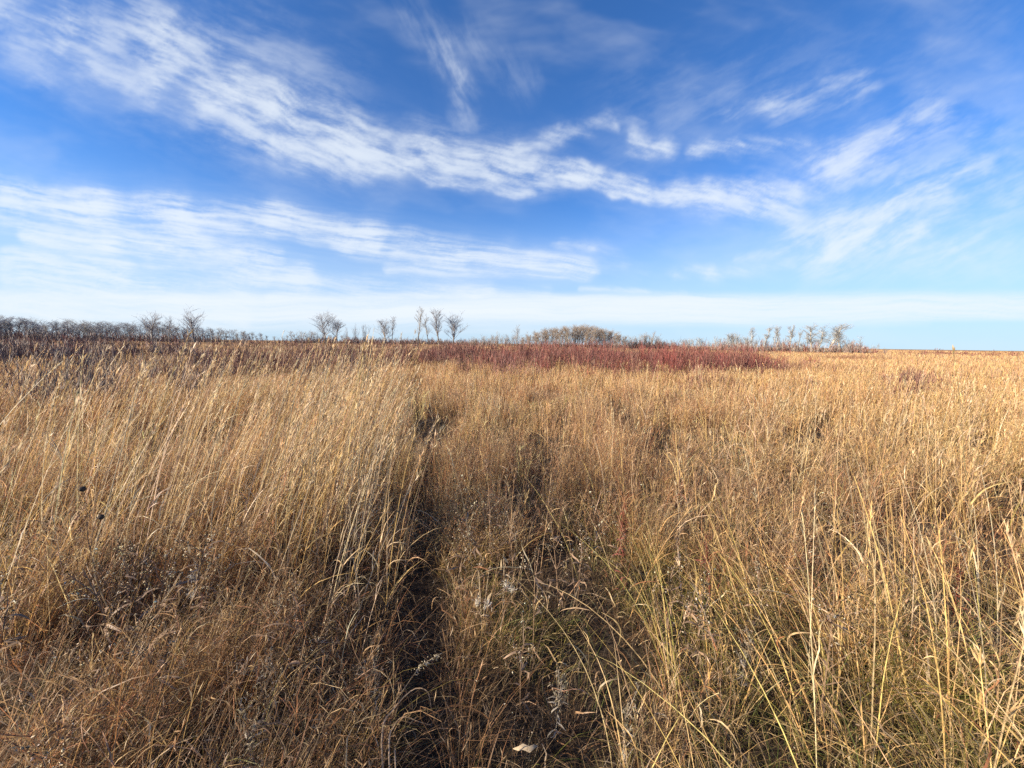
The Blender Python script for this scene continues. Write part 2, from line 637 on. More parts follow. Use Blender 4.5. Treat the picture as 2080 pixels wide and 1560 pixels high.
def tufts(r0, r1, rho, per, spread, half=R(63)):
    """blade bases gathered in tufts; returns x, y, outward azimuth, tuft number"""
    cx, cy = scatter(r0, r1, rho / per, half)
    k = rng.poisson(per, len(cx))
    idx = np.repeat(np.arange(len(cx)), k)
    sz = rng.gamma(4.0, spread / 4.0, len(cx))[idx]
    ox = rng.normal(0, 1, len(idx)) * sz
    oy = rng.normal(0, 1, len(idx)) * sz
    return cx[idx] + ox, cy[idx] + oy, np.arctan2(ox, oy), idx


def pick(n, palette, weights, jitter=0.16):
    pal = np.array(palette)
    w = np.array(weights, dtype=float)
    i = rng.choice(len(pal), n, p=w / w.sum())
    c = pal[i] * np.exp(rng.normal(0, jitter, n))[:, None]
    return np.clip(c * np.exp(rng.normal(0, 0.04, (n, 3))), 0.004, 0.9)


def pick_tuft(ti, palette, weights, jitter=0.14, stray=0.3):
    """one colour per tuft with a few stray blades"""
    nt_ = int(ti.max()) + 1 if len(ti) else 1
    ct = pick(nt_, palette, weights, 0.28)[ti]
    n = len(ti)
    ct = ct * np.exp(rng.normal(0, jitter, n))[:, None]
    st = rng.random(n) < stray
    ct[st] = pick(int(st.sum()), palette, weights, 0.25)
    return np.clip(ct, 0.004, 0.85)


def mix_to(c, target, f):
    f = np.clip(f, 0, 1)[:, None]
    return c * (1 - f) + np.asarray(target)[None, :] * f


STRAW = (0.6, 0.415, 0.21)
GOLD = (0.58, 0.375, 0.145)
TAN = (0.44, 0.275, 0.145)
RUST = (0.39, 0.18, 0.08)
BROWN = (0.17, 0.1, 0.048)
DARK = (0.065, 0.042, 0.025)
PALE = (0.64, 0.5, 0.31)
GREYB = (0.25, 0.18, 0.11)
OLIVE = (0.29, 0.24, 0.06)
GREEN = (0.13, 0.155, 0.03)
PINK = (0.52, 0.285, 0.155)


def zones(x, y):
    """what grows where: left tall stand, right short stand, the trodden line, the laid green corner"""
    s, a = path_side(x, y)
    r = np.hypot(x, y)
    # half-width of the trodden line narrows away from the camera
    hw = 0.035 + 0.007 * np.clip(a, 0, 20) + 0.15 * vnoise(a * 1.6, a * 0 + 3.3, 81)
    trod = np.exp(-(s / (hw + 0.01)) ** 4) * sstep(a, 26, 12) * (0.72 + 0.28 * sstep(vnoise(x * 3, y * 3, 87), 0.3, 0.6))
    wob = (vnoise(x * 0.9, y * 0.9, 88) - 0.5) * (1.3 + 0.12 * np.clip(a, 0, 30))
    left = sstep(-s + wob, -0.1, 1.3 + 0.12 * np.clip(a, 0, 30))
    patch = fbm(x * 0.45, y * 0.45, 3, 82)
    patch2 = fbm(x * 1.3 + 9, y * 1.3, 2, 83)
    corner = sstep(x - 0.25 * y, 0.15, 0.9) * sstep(r, 3.6, 1.8)     # green laid grass near right
    return s, a, r, trod, left, patch, patch2, corner


WIND = R(78)     # stems lean to the right of the view


def lean_for(n, out_az, left, k_out=0.45):
    ox, oy = np.sin(out_az) * k_out, np.cos(out_az) * k_out
    wx = np.sin(WIND) * (0.15 + 0.75 * left)
    wy = np.cos(WIND) * (0.15 + 0.75 * left)
    rx, ry = rng.normal(0, 0.45, n), rng.normal(0, 0.45, n)
    X, Y = ox + wx + rx, oy + wy + ry
    return np.arctan2(X, Y), np.hypot(X, Y)


def far_width(w, r, k=0.00062):
    return np.maximum(w, r * k)


def grass_near():
    S = Strands()
    # matted fine blades near the soil
    for (r0, r1, rho, sg) in ((0.35, 3.0, 2500, 6), (3.0, 6.0, 1150, 5), (6.0, 12.0, 330, 4)):
        x, y, oa, ti = tufts(r0, r1, rho, 70, 0.12)
        s, a, r, trod, left, patch, patch2, corner = zones(x, y)
        keep = rng.random(len(x)) > trod * 0.70
        x, y, oa, ti = x[keep], y[keep], oa[keep], ti[keep]
        s, a, r, trod, left, patch, patch2, corner = (q[keep] for q in (s, a, r, trod, left, patch, patch2, corner))
        n = len(x)
        az, _ = lean_for(n, oa, left * 0.3, 1.0)
        c = pick_tuft(ti, [TAN, GREYB, BROWN, RUST, STRAW, OLIVE, DARK], [3, 2, 3, 2.5, 2, 0.6, 2.2])
        tn = fbm(ti * 0.37, ti * 0.11, 1, 84)
        green = corner * 0.85 + 0.9 * sstep(fbm(x * 1.7 + 2, y * 1.7, 2, 98), 0.46, 0.58) * sstep(s, 0.1, 0.4) * sstep(r, 5.0, 2.0)
        weed_shade = sstep(r, 3.8, 1.5) * (1 - corner) * rng.uniform(0.3, 1, n)
        c = mix_to(c, (0.12, 0.075, 0.035), weed_shade * 0.7)  # brown low weeds, with foreground shade painted in towards the camera
        gsel = rng.random(n) < green
        c[gsel] = pick(int(gsel.sum()), [OLIVE, GREEN, STRAW, GOLD], [4, 2, 2, 1.5])
        L_ = rng.gamma(7, 0.045, n) * (0.75 + 0.6 * patch) * (1 - 0.5 * trod)
        L_ = L_ * (1 + 0.35 * corner)
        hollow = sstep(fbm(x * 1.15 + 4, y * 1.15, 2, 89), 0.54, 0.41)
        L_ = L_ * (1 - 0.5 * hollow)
        c = mix_to(c, (0.085, 0.055, 0.03), 0.6 * hollow * rng.random(n))  # shade of the hollows painted into the blade colour
        z = ground_z(x, y)
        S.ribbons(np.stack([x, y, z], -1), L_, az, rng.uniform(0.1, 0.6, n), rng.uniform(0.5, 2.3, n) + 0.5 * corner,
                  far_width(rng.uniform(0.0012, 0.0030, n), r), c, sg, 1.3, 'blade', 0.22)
    # broader withered leaves, curled and lying at all angles
    for (r0, r1, rho) in ((1.3, 3.2, 80), (3.2, 7.0, 40)):
        x, y = scatter(r0, r1, rho)
        s, a, r, trod, left, patch, patch2, corner = zones(x, y)
        n = len(x)
        c = pick(n, [PALE, STRAW, TAN, GREYB, RUST], [1, 2, 3, 2, 2], 0.25)
        z = ground_z(x, y) + rng.uniform(0.02, 0.42, n) * (1 - 0.6 * trod)
        S.ribbons(np.stack([x, y, z], -1), rng.gamma(5, 0.03, n), rng.uniform(0, 6.28, n), rng.uniform(0.2, 1.6, n), rng.uniform(0.6, 3.2, n),
                  rng.uniform(0.003, 0.0075, n), c, 7, 1.0, 'leaf', 0.35)
    # the stand of stems
    for (r0, r1, rho, sg) in ((0.7, 3.0, 800, 6), (3.0, 6.0, 800, 5), (6.0, 12.0, 420, 4), (12.0, 24.0, 190, 3)):
        x, y, oa, ti = tufts(r0, r1, rho, 30, 0.10)
        s, a, r, trod, left, patch, patch2, corner = zones(x, y)
        hollow = sstep(fbm(x * 1.15 + 4, y * 1.15, 2, 89), 0.54, 0.41) * sstep(r, 24, 9)
        dens = 1 - 0.88 * trod - 0.6 * corner - 0.92 * hollow - 0.30 * sstep(r, 3.0, 1.4)
        keep = rng.random(len(x)) < dens
        x, y, oa, ti = x[keep], y[keep], oa[keep], ti[keep]
        s, a, r, trod, left, patch, patch2, corner = (q[keep] for q in (s, a, r, trod, left, patch, patch2, corner))
        n = len(x)
        az, m = lean_for(n, oa, left)
        # the stand is taller on the left of the line, low close to the camera
        H = 0.54 + 0.30 * (patch - 0.5) * 2 + left * (0.26 + 0.10 * patch) * sstep(r, 15, 6)
        near_path = np.exp(-(s / 0.9) ** 2)
        H = H * (0.62 + 0.38 * np.maximum(sstep(r, 1.2, 3.6), 0.55 * near_path))
        H = H * (1 - 0.35 * sstep(fbm(x * 0.6 + 31, y * 0.6, 3, 90), 0.52, 0.36))
        H = H * rng.uniform(0.55, 1.18, n) * (1 + 0.25 * (fbm(ti * 0.731, ti * 0.313, 1, 85) - 0.5))
        th = 0.06 + 0.16 * m + left * 0.10
        c = pick_tuft(ti, [STRAW, GOLD, TAN, RUST, PALE, GREYB, BROWN], [3, 3.2, 3, 2.4, 0.8, 1.0, 1.2])
        rr_ = sstep(fbm(x * 0.35 + 5, y * 0.35, 3, 86), 0.40, 0.62) * (1 - 0.65 * left) * sstep(x - 0.9 * y, 3.0, -1.0)
        c = mix_to(c, RUST, rr_ * 0.45 * rng.uniform(0.2, 1, n))
        c = mix_to(c, BROWN, 0.6 * sstep(r, 3.4, 1.5) * (1 - corner) * rng.uniform(0, 1, n))  # foreground darkness painted into the stems close to the camera
        c = mix_to(c, PINK, 0.35 * sstep(r, 5, 12) * sstep(x - 0.6 * y, 2.0, -2.0) * rng.uniform(0, 1, n))
        c = mix_to(c, GOLD, 0.45 * sstep(x - 0.55 * y, 0.0, 4.0) * sstep(r, 3, 7))
        z = ground_z(x, y)
        base = np.stack([x, y, z], -1)
        w = far_width(rng.uniform(0.0013, 0.0034, n), r)
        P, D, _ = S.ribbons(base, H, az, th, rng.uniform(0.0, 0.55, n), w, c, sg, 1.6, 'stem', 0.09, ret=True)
        # leaves that leave the stem part-way up
        if r1 <= 12:
            for rep in range(3 if r1 <= 3 else (2 if r1 <= 6 else 1)):
                sel = rng.random(n) < 0.75
                kk = rng.integers(1, sg, n)
                bp = P[np.arange(n), kk][sel]
                ns = len(bp)
                S.ribbons(bp, rng.gamma(6, 0.028, ns), rng.uniform(0, 2 * np.pi, ns), rng.uniform(0.2, 0.8, ns), rng.uniform(0.5, 2.4, ns),
                          w[sel] * rng.uniform(0.8, 1.3, ns), c[sel] * rng.uniform(0.75, 1.15, (ns, 1)), 4, 1.2, 'blade', 0.3)
        # small side spikelets near the tip
        if r1 <= 12:
            for rep in range(3 if r1 <= 6 else 2):
                sel = rng.random(n) < 0.5
                f = rng.uniform(0, 1, n)[:, None]
                bp = (P[:, -2] * (1 - f) + P[:, -1] * f)[sel]
                ns = len(bp)
                S.ribbons(bp, rng.uniform(0.02, 0.05, ns), rng.uniform(0, 2 * np.pi, ns), rng.uniform(0.1, 0.9, ns), rng.uniform(-0.2, 0.6, ns),
                          w[sel] * 1.2, mix_to(c[sel], PALE, np.full(ns, 0.35)), 2, 1.0, 'leaf', 0.2)
    return S


def tall_stalks(S, x, y, H, az, th0, bend, width, color, head=True, sg=9, headlen=0.16):
    n = len(x)
    z = ground_z(x, y)
    P, D, _ = S.ribbons(np.stack([x, y, z], -1), H, az, th0, bend, width, color, sg, 1.7, 'stem', 0.035, ret=True)
    for rep in range(3):
        sel = rng.random(n) < 0.8
        kk = rng.integers(1, max(2, int(sg * 0.65)), n)
        bp = P[np.arange(n), kk][sel]
        ns = len(bp)
        S.ribbons(bp, rng.gamma(6, 0.045, ns), az[sel] + rng.normal(0, 1.2, ns), rng.uniform(0.15, 0.6, ns), rng.uniform(0.5, 2.2, ns),
                  width[sel] * 1.2, color[sel] * rng.uniform(0.75, 1.1, (ns, 1)), 5, 1.3, 'blade', 0.2)
    if head:
        for rep in range(12):
            # plume: short spikelets pressed along the last part of the stem
            u = rng.uniform(1 - headlen, 1.0, n)
            f = u * sg
            k0 = np.clip(f.astype(int), 0, sg - 1)
            fr = (f - k0)[:, None]
            bp = P[np.arange(n), k0] * (1 - fr) + P[np.arange(n), k0 + 1] * fr
            d = D[np.arange(n), k0]
            a2 = np.arctan2(d[:, 0], d[:, 1]) + rng.normal(0, 0.35, n)
            t2 = np.arccos(np.clip(d[:, 2], -1, 1)) + rng.normal(0, 0.22, n)
            S.ribbons(bp, rng.uniform(0.02, 0.055, n), a2, t2, rng.normal(0, 0.25, n), width * rng.uniform(0.9, 1.5, n),
                      mix_to(color, PALE, rng.uniform(0.1, 0.6, n)), 2, 1.0, 'leaf', 0.1)


def loose_seed():
    """pale chaff and seed grains caught on fine stems of the low weeds"""
    S = Strands()
    for (r0, r1, rho, sz) in ((0.8, 2.6, 90, 0.0042), (2.6, 5.5, 45, 0.006)):
        x, y, oa, ti = tufts(r0, r1, rho, 5, 0.07)
        s, a, r, trod, left, patch, patch2, corner = zones(x, y)
        keep = (rng.random(len(x)) < (0.25 + 0.75 * sstep(-s, 0.0, 0.8)) * (1 - trod)) & (fbm(x * 0.9 + 20, y * 0.9, 2, 97) > 0.44)
        x, y, r = x[keep], y[keep], r[keep]
        n = len(x)
        H = rng.uniform(0.30, 0.62, n) * (0.75 + 0.25 * sstep(r, 1, 2.5))
        c = pick(n, [BROWN, DARK, RUST, GREYB], [3, 2, 1, 2])
        P, D, _ = S.ribbons(np.stack([x, y, ground_z(x, y)], -1), H, rng.uniform(0, 6.28, n), np.abs(rng.normal(0.15, 0.12, n)), rng.normal(0.2, 0.2, n),
                            np.maximum(0.0016, r * 0.0006), c, 5, 1.3, 'stem', 0.25, ret=True)
        for rep in range(5):
            k0 = rng.integers(2, 5, n)
            f = rng.random(n)[:, None]
            bp = P[np.arange(n), k0] * (1 - f) + P[np.arange(n), k0 + 1] * f
            L_ = rng.uniform(0.02, 0.07, n)
            aa = rng.uniform(0, 6.28, n)
            P2, _, _ = S.ribbons(bp, L_, aa, rng.uniform(0.2, 1.0, n), 0.3, np.maximum(0.001, r * 0.0004), c, 2, 1.0, 'stem', 0.2, ret=True)
            for q in range(2):
                S.seeds(P2[:, 2 - q] + rng.normal(0, 0.003, (n, 3)), sz * rng.uniform(0.5, 1.3, n), pick(n, [(0.70, 0.62, 0.48), (0.45, 0.36, 0.24), (0.25, 0.16, 0.10)], [3, 3, 2]))
    return S


def grass_tall():
    S = Strands()
    # bunches that stand out at the edge of the trodden line and at the far left
    for (px, dist, cnt, h, lean, sd) in ((655, 2.9, 26, 1.42, .16, .14), (700, 3.2, 30, 1.52, .13, .12), (640, 3.8, 30, 1.45, .15, .2), (560, 3.1, 24, 1.38, .22, .2),
                                     (480, 3.5, 26, 1.40, .25, .25), (400, 3.2, 18, 1.30, .30, .2), (590, 4.6, 34, 1.5, .18, .3), (330, 4.2, 22, 1.42, .28, .3),
                                     (240, 3.6, 22, 1.42, .30, .3), (140, 4.0, 22, 1.45, .28, .3), (60, 3.4, 20, 1.40, .25, .3), (715, 4.6, 24, 1.45, .12, .2), (735, 2.4, 12, 1.1, .15, .1), (620, 2.3, 16, 1.0, .2, .15)):
        x0, y0 = where(px, dist)
        n = cnt
        x = x0 + rng.normal(0, sd, n)
        y = y0 + rng.normal(0, sd, n)
        H = h * rng.uniform(0.78, 1.17, n)
        c = pick(n, [STRAW, GOLD, PALE], [4, 2, 5], 0.1)
        tall_stalks(S, x, y, H, WIND + rng.normal(0, 0.3, n), np.abs(rng.normal(lean, 0.07, n)), rng.uniform(0.05, 0.35, n), rng.uniform(0.0035, 0.0058, n), c)
    x, y = scatter(2.6, 6.5, 9)
    s, a = path_side(x, y)
    keep = (s < -0.3) & (fbm(x * 0.9 + 3, y * 0.9, 2, 99) > 0.44)
    x, y = x[keep], y[keep]
    n = len(x)
    tall_stalks(S, x, y, rng.uniform(1.25, 1.72, n), WIND + rng.normal(0, 0.3, n), np.abs(rng.normal(0.2, 0.09, n)), rng.uniform(0.1, 0.5, n),
                rng.uniform(0.0036, 0.006, n), pick(n, [STRAW, PALE, GOLD], [3, 5, 1], 0.12))
    # stout golden stems at right
    for (px, dist, cnt, h, lean, sd) in ((2000, 2.6, 10, 1.15, .1, .2), (1860, 3.0, 10, 1.05, .12, .2), (1780, 2.5, 8, .85, .12, .2), (2060, 2.2, 10, 1.0, .15, .2),
                                     (1700, 3.3, 10, .95, .12, .25), (1560, 3.0, 8, .8, .15, .2), (1250, 3.2, 8, .85, .12, .3), (1430, 4.2, 10, 1.0, .1, .3), (1240, 6.0, 8, 1.3, .08, .15), (1330, 7.0, 6, 1.35, .06, .15)):
        x0, y0 = where(px, dist)
        n = cnt
        x = x0 + rng.normal(0, sd, n)
        y = y0 + rng.normal(0, sd, n)
        c = pick(n, [STRAW, GOLD, PALE], [3, 5, 2], 0.1)
        tall_stalks(S, x, y, h * rng.uniform(0.7, 1.1, n), R(-60) + rng.normal(0, 0.9, n), np.abs(rng.normal(lean, 0.07, n)), rng.uniform(0.05, 0.35, n), rng.uniform(0.004, 0.0065, n), c, head=False)
    # left stand: long stems leaning right over the line
    for (r0, r1, rho) in ((2.0, 4.0, 52), (4.0, 8.0, 34), (8.0, 14.0, 15), (14.0, 22.0, 6)):
        x, y, oa, ti = tufts(r0, r1, rho, 7, 0.14)
        s, a = path_side(x, y)
        clump = fbm(x * 0.8, y * 0.8, 2, 91)
        keep = (s < -0.05 - rng.gamma(1.5, 0.12 + 0.012 * np.hypot(x, y))) & (rng.random(len(x)) < sstep(clump, 0.36, 0.64) * (0.35 + 0.65 * sstep(-s, 3.2, 1.4)) * (0.45 + 0.55 * sstep(-s, 0.1, 1.3)))
        x, y, oa = x[keep], y[keep], oa[keep]
        n = len(x)
        r = np.hypot(x, y)
        H = rng.normal(1.24, 0.17, n) * (0.74 + 0.26 * sstep(r, 2.0, 3.2))
        H = np.clip(H, 0.6, 1.68)
        az = WIND + rng.normal(0, 0.35, n)
        c = pick(n, [STRAW, GOLD, PALE, PINK], [4, 3, 2.5, 1])
        tall_stalks(S, x, y, H, az, np.abs(rng.normal(0.17, 0.13, n)), rng.uniform(0.1, 0.6, n), far_width(rng.uniform(0.0028, 0.0052, n), r, 0.0008), c)
    # right side: scattered erect golden stems
    for (r0, r1, rho) in ((1.6, 4.0, 16), (4.0, 9.0, 18), (9.0, 18.0, 8)):
        x, y, oa, ti = tufts(r0, r1, rho, 4, 0.15)
        s, a = path_side(x, y)
        keep = (s > 0.3) & (rng.random(len(x)) < 0.35 + 0.65 * sstep(x - 0.45 * y, -0.3, 1.6))
        x, y = x[keep], y[keep]
        n = len(x)
        r = np.hypot(x, y)
        H = np.clip(rng.normal(0.86, 0.14, n), 0.5, 1.3)
        c = pick(n, [STRAW, GOLD, PALE, TAN], [3, 4, 1.5, 2])
        tall_stalks(S, x, y, H, rng.uniform(0, 2 * np.pi, n), np.abs(rng.normal(0.10, 0.08, n)), rng.uniform(0.0, 0.4, n),
                    far_width(rng.uniform(0.0024, 0.0048, n), r, 0.0008), c, head=True, headlen=0.12)
    return S


def grass_laid():
    """long golden blades arching over the near right corner"""
    S = Strands()
    n = 120
    cx = rng.uniform(0.30, 2.7, n)
    cy = rng.uniform(0.55, 2.5, n)
    k = rng.integers(1, 10, n)
    idx = np.repeat(np.arange(n), k)
    x = cx[idx] + rng.normal(0, 0.035, len(idx))
    y = cy[idx] + rng.normal(0, 0.035, len(idx))
    s, a, r, trod, left, patch, patch2, corner = zones(x, y)
    keep = (rng.random(len(x)) < 0.25 + 0.75 * corner) & (r > 0.95)
    x, y, idx, r = x[keep], y[keep], idx[keep], r[keep]
    m = len(x)
    az0 = rng.choice([R(-62), R(-30), R(40), R(-85), R(5)], n, p=[.36, .24, .14, .12, .14]) + rng.normal(0, 0.25, n)
    az = az0[idx] + rng.normal(0, 0.16, m)
    c = pick(m, [STRAW, GOLD, (0.60, 0.46, 0.16), OLIVE], [3, 4, 3, 0.6])
    H = rng.uniform(0.5, 1.1, m)
    S.ribbons(np.stack([x, y, ground_z(x, y)], -1), H, az, rng.uniform(0.1, 0.5, m), rng.uniform(0.5, 1.5, m),
              rng.uniform(0.0024, 0.0050, m), c, 11, 1.3, 'blade', 0.05)
    return S


def grass_far():
    S = Strands()
    for (r0, r1, rho, sg, hh) in ((12.0, 24.0, 120, 3, 0.55), (24.0, 60.0, 42, 2, 0.7), (60.0, 150.0, 9.0, 2, 0.75), (150.0, 420.0, 0.9, 2, 0.8)):
        x, y, oa, ti = tufts(r0, r1, rho, 9, 0.16 if r0 < 50 else 0.5, R(60))
        n = len(x)
        r = np.hypot(x, y)
        s, a = path_side(x, y)
        left = sstep(-s, -1.0, 5.0) * sstep(r, 40, 12)
        az, m = lean_for(n, oa, left)
        patch = fbm(x * 0.12, y * 0.12, 4, 95)
        red = fbm(x * 0.05 + 3, y * 0.05, 4, 96)
        H = hh * (0.75 + 0.5 * patch) * rng.uniform(0.6, 1.15, n)
        H = H * (1 - 0.5 * np.exp(-(s / 0.4) ** 2) * sstep(a, 34, 18))
        c = pick(n, [STRAW, GOLD, TAN, RUST, PINK], [3, 3.5, 2, 1.0, 1.5])
        c = mix_to(c, (0.25, 0.11, 0.065), sstep(red, 0.50, 0.66) * 0.75)
        c = mix_to(c, (0.28, 0.18, 0.11), sstep(-x - 0.15 * y, 1.0, 10.0) * 0.35)
        w = far_width(rng.uniform(0.0025, 0.005, n), r, 0.0009)
        S.ribbons(np.stack([x, y, ground_z(x, y)], -1), H, az, 0.05 + 0.15 * m, rng.uniform(0, 0.5, n), w, c, sg, 1.3, 'stem', 0.08)
    return S


def stuff(o, label, cat='grass'):
    o['kind'] = 'stuff'
    o['label'] = label
    o['category'] = cat
    return o


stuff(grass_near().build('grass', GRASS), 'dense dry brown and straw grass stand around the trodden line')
stuff(loose_seed().build('chaff_grass', SEED), 'thin dark weed stems with pale seed grains among the near grass')
stuff(grass_tall().build('tall_grass', GRASS), 'tall golden seed-headed grass stems leaning over the shorter grass')
stuff(grass_laid().build('arching_grass', GRASS), 'long golden blades arching over green laid grass, near right corner')
stuff(grass_far().build('field_grass', GRASS), 'far field of straw and rust coloured grass out to the horizon')

# ------------------------------------------------------------------ helpers for things
def empty(name, loc, label, cat, group=None, rz=0.0, scale=None):
    o = bpy.data.objects.new(name, None)
    scene.collection.objects.link(o)
    o.location = loc
    o.rotation_euler = (0, 0, rz)
    if scale is not None:
        o.scale = scale
    o.empty_display_size = 0.2
    o['label'] = label
    o['category'] = cat
    if group:
        o['group'] = group
    return o


def dup(root, loc, rz, label, scale, group=None):
    r = root.copy()
    scene.collection.objects.link(r)
    r.location = loc
    r.rotation_euler = (0, 0, rz)
    r.scale = scale
    r['label'] = label
    if group:
        r['group'] = group
    elif 'group' in r:
        del r['group']
    for ch in list(root.children):
        c = ch.copy()
        scene.collection.objects.link(c)
        c.parent = r
    return r


def tubes_mesh(name, segs, mat, sides=4):
    """segs: array (n, 8) of p0, p1, r0, r1 as one mesh of tapered tubes"""
    A = np.array(segs, dtype=np.float64)
    p0, p1, r0, r1 = A[:, 0:3], A[:, 3:6], A[:, 6], A[:, 7]
    d = p1 - p0
    d /= np.linalg.norm(d, axis=1, keepdims=True) + 1e-9
    ref = np.where(np.abs(d[:, 2:3]) > 0.9, np.array([[1.0, 0, 0]]), np.array([[0, 0, 1.0]]))
    u = np.cross(d, ref)
    u /= np.linalg.norm(u, axis=1, keepdims=True) + 1e-9
    v = np.cross(d, u)
    n = len(A)
    V = np.zeros((n, 2 * sides, 3))
    for k in range(sides):
        a = 2 * np.pi * k / sides
        o = u * np.cos(a) + v * np.sin(a)
        V[:, k] = p0 + o * r0[:, None]
        V[:, sides + k] = p1 + o * r1[:, None]
    q = np.array([[k, (k + 1) % sides, sides + (k + 1) % sides, sides + k] for k in range(sides)])
    Q = (np.arange(n)[:, None, None] * 2 * sides + q[None]).reshape(-1, 4)
    me = raw_mesh(name, V.reshape(-1, 3), Q, 4, None, True)
    me.materials.append(mat)
    return me


BARK_GREY = flat_material('grey_bark', lin(105, 98, 90), lin(150, 140, 128), 2.5, stretch=(1, 1, 0.3))
BARK_PALE = flat_material('pale_bark', lin(120, 112, 100), lin(205, 198, 182), 1.6, stretch=(1, 1, 2.5))
TWIG_BROWN = flat_material('brown_twigs', lin(134, 120, 108), lin(172, 156, 140), 1.2)
TWIG_GREY = flat_material('grey_twigs', lin(128, 124, 120), lin(184, 180, 174), 1.2)
TWIG_HAZE = flat_material('hazed_twigs', lin(126, 126, 131), lin(168, 167, 170), 1.2)  # pale bluish grey: haze over far trees put into the twig colour


def make_tree_segs(seed, kind):
    """bare tree of height 10 m: returns trunk tubes and crown tubes"""
    rnd = random.Random(seed)
    trunk, crown = [], []
    MINR = 0.010

    def grow(p, d, length, rad, level, segs, target):
        n = 3 if level == 0 else 2
        pts = [p]
        for i in range(n):
            d = (d + Vector((rnd.gauss(0, .10), rnd.gauss(0, .10), rnd.gauss(0, .05))) + Vector((0, 0, up[min(level, len(up) - 1)]))).normalized()
            q = p + d * (length / n)
            ra = rad * (1 - 0.55 * i / n)
            rb = rad * (1 - 0.55 * (i + 1) / n)
            target.append((*p, *q, max(ra, MINR), max(rb, MINR)))
            p = q
            pts.append(p)
        return pts, d, max(rad * 0.45, MINR)

    def branch(p, d, length, rad, level):
        if level > maxlev or length < 0.2:
            return
        pts, dd, re = grow(p, d, length, rad, level, 2, crown)
        k = kids[min(level, len(kids) - 1)]
        for i in range(k):
            f = rnd.uniform(0.25, 1.0)
            idx = min(len(pts) - 2, int(f * (len(pts) - 1)))
            fr = f * (len(pts) - 1) - idx
            q = pts[idx].lerp(pts[idx + 1], fr)
            a = rnd.uniform(0, 2 * math.pi)
            spread = rnd.uniform(0.35, 0.85)
            side = Vector((math.cos(a), math.sin(a), rnd.uniform(-0.1, 0.4)))
            nd_ = (dd * (1 - spread * 0.6) + side * spread).normalized()
            branch(q, nd_, length * rnd.uniform(0.48, 0.72), rad * 0.5, level + 1)

    if kind == 'spreading':
        up = [0.02, 0.05, 0.05, 0.03]
        kids = [6, 5, 4, 3]
        maxlev = 3
        nst = 1
        for sidx in range(nst):
            off = Vector((rnd.uniform(-.9, .9), rnd.uniform(-.3, .3), 0)) if nst > 1 else Vector((0, 0, 0))
            pts, dd, re = grow(off, Vector((off.x * 0.12, 0, 1)).normalized(), rnd.uniform(6.0, 7.0), 0.17, 0, 3, trunk)
            for i in range(17):
                f = rnd.uniform(0.20, 1.0)
                idx = min(2, int(f * 3))
                q = pts[idx].lerp(pts[idx + 1], f * 3 - idx)
                a = i * 2.4 + rnd.uniform(-.4, .4)
                dd2 = Vector((math.cos(a), math.sin(a) * 0.9, rnd.uniform(1.2, 2.6))).normalized()
                branch(q, dd2, rnd.uniform(2.2, 3.5) * (1.15 - 0.35 * f), 0.065, 1)
    elif kind == 'narrow':
        up = [0.02, 0.08, 0.06, 0.05]
        kids = [5, 4, 4, 3]
        maxlev = 3
        pts, dd, re = grow(Vector((0, 0, 0)), Vector((0, 0, 1)), 8.2, 0.15, 0, 3, trunk)
        for i in range(15):
            f = rnd.uniform(0.30, 1.0)
            idx = min(2, int(f * 3))
            q = pts[idx].lerp(pts[idx + 1], f * 3 - idx)
            a = i * 2.4 + rnd.uniform(-.4, .4)
            branch(q, Vector((math.cos(a) * .6, math.sin(a) * .6, rnd.uniform(0.8, 1.4))).normalized(), rnd.uniform(1.3, 2.4) * (1.2 - 0.4 * f), 0.045, 1)
    elif kind == 'aspen':
        up = [0.02, 0.02, 0.02, 0.0]
        kids = [5, 6, 5, 4]
        maxlev = 3
        pts, dd, re = grow(Vector((0, 0, 0)), Vector((rnd.gauss(0, .03), rnd.gauss(0, .03), 1)).normalized(), 8.4, 0.19, 0, 3, trunk)
        for i in range(24):
            f = rnd.uniform(0.33, 1.0)
            idx = min(2, int(f * 3))
            q = pts[idx].lerp(pts[idx + 1], f * 3 - idx)
            a = i * 2.4 + rnd.uniform(-.5, .5)
            branch(q, Vector((math.cos(a), math.sin(a), rnd.uniform(0.8, 2.0))).normalized(), rnd.uniform(0.9, 2.1), 0.055, 1)
    elif kind == 'pole':      # slim stems of a dense grove
        up = [0.02, 0.07, 0.06, 0.04]
        kids = [5, 5, 4, 3]
        maxlev = 3
        pts, dd, re = grow(Vector((0, 0, 0)), Vector((rnd.gauss(0, .04), rnd.gauss(0, .04), 1)).normalized(), 8.0, 0.12, 0, 3, trunk)
        for i in range(24):
            f = rnd.uniform(0.22, 1.0)
            idx = min(2, int(f * 3))
            q = pts[idx].lerp(pts[idx + 1], f * 3 - idx)
            a = i * 2.4 + rnd.uniform(-.5, .5)
            branch(q, Vector((math.cos(a) * .8, math.sin(a) * .8, rnd.uniform(0.6, 1.4))).normalized(), rnd.uniform(1.2, 2.2), 0.045, 1)
    elif kind == 'sapling':
        up = [0.02, 0.08, 0.06, 0.05]
        kids = [4, 4, 3]
        maxlev = 2
        for sidx in range(6):
            off = Vector((0, 0, 0))
            aim = Vector((rnd.uniform(-.28, .28), rnd.uniform(-.28, .28), 1)).normalized()
            pts, dd, re = grow(off, aim, rnd.uniform(6.0, 9.0), 0.07, 0, 3, trunk)
            for i in range(10):
                f = rnd.uniform(0.15, 1.0)
                idx = min(2, int(f * 3))
                q = pts[idx].lerp(pts[idx + 1], f * 3 - idx)
                a = rnd.uniform(0, 6.28)
                branch(q, Vector((math.cos(a) * .5, math.sin(a) * .5, 1.1)).normalized(), rnd.uniform(1.2, 2.2), 0.03, 1)
    return trunk, crown


LIB = {}


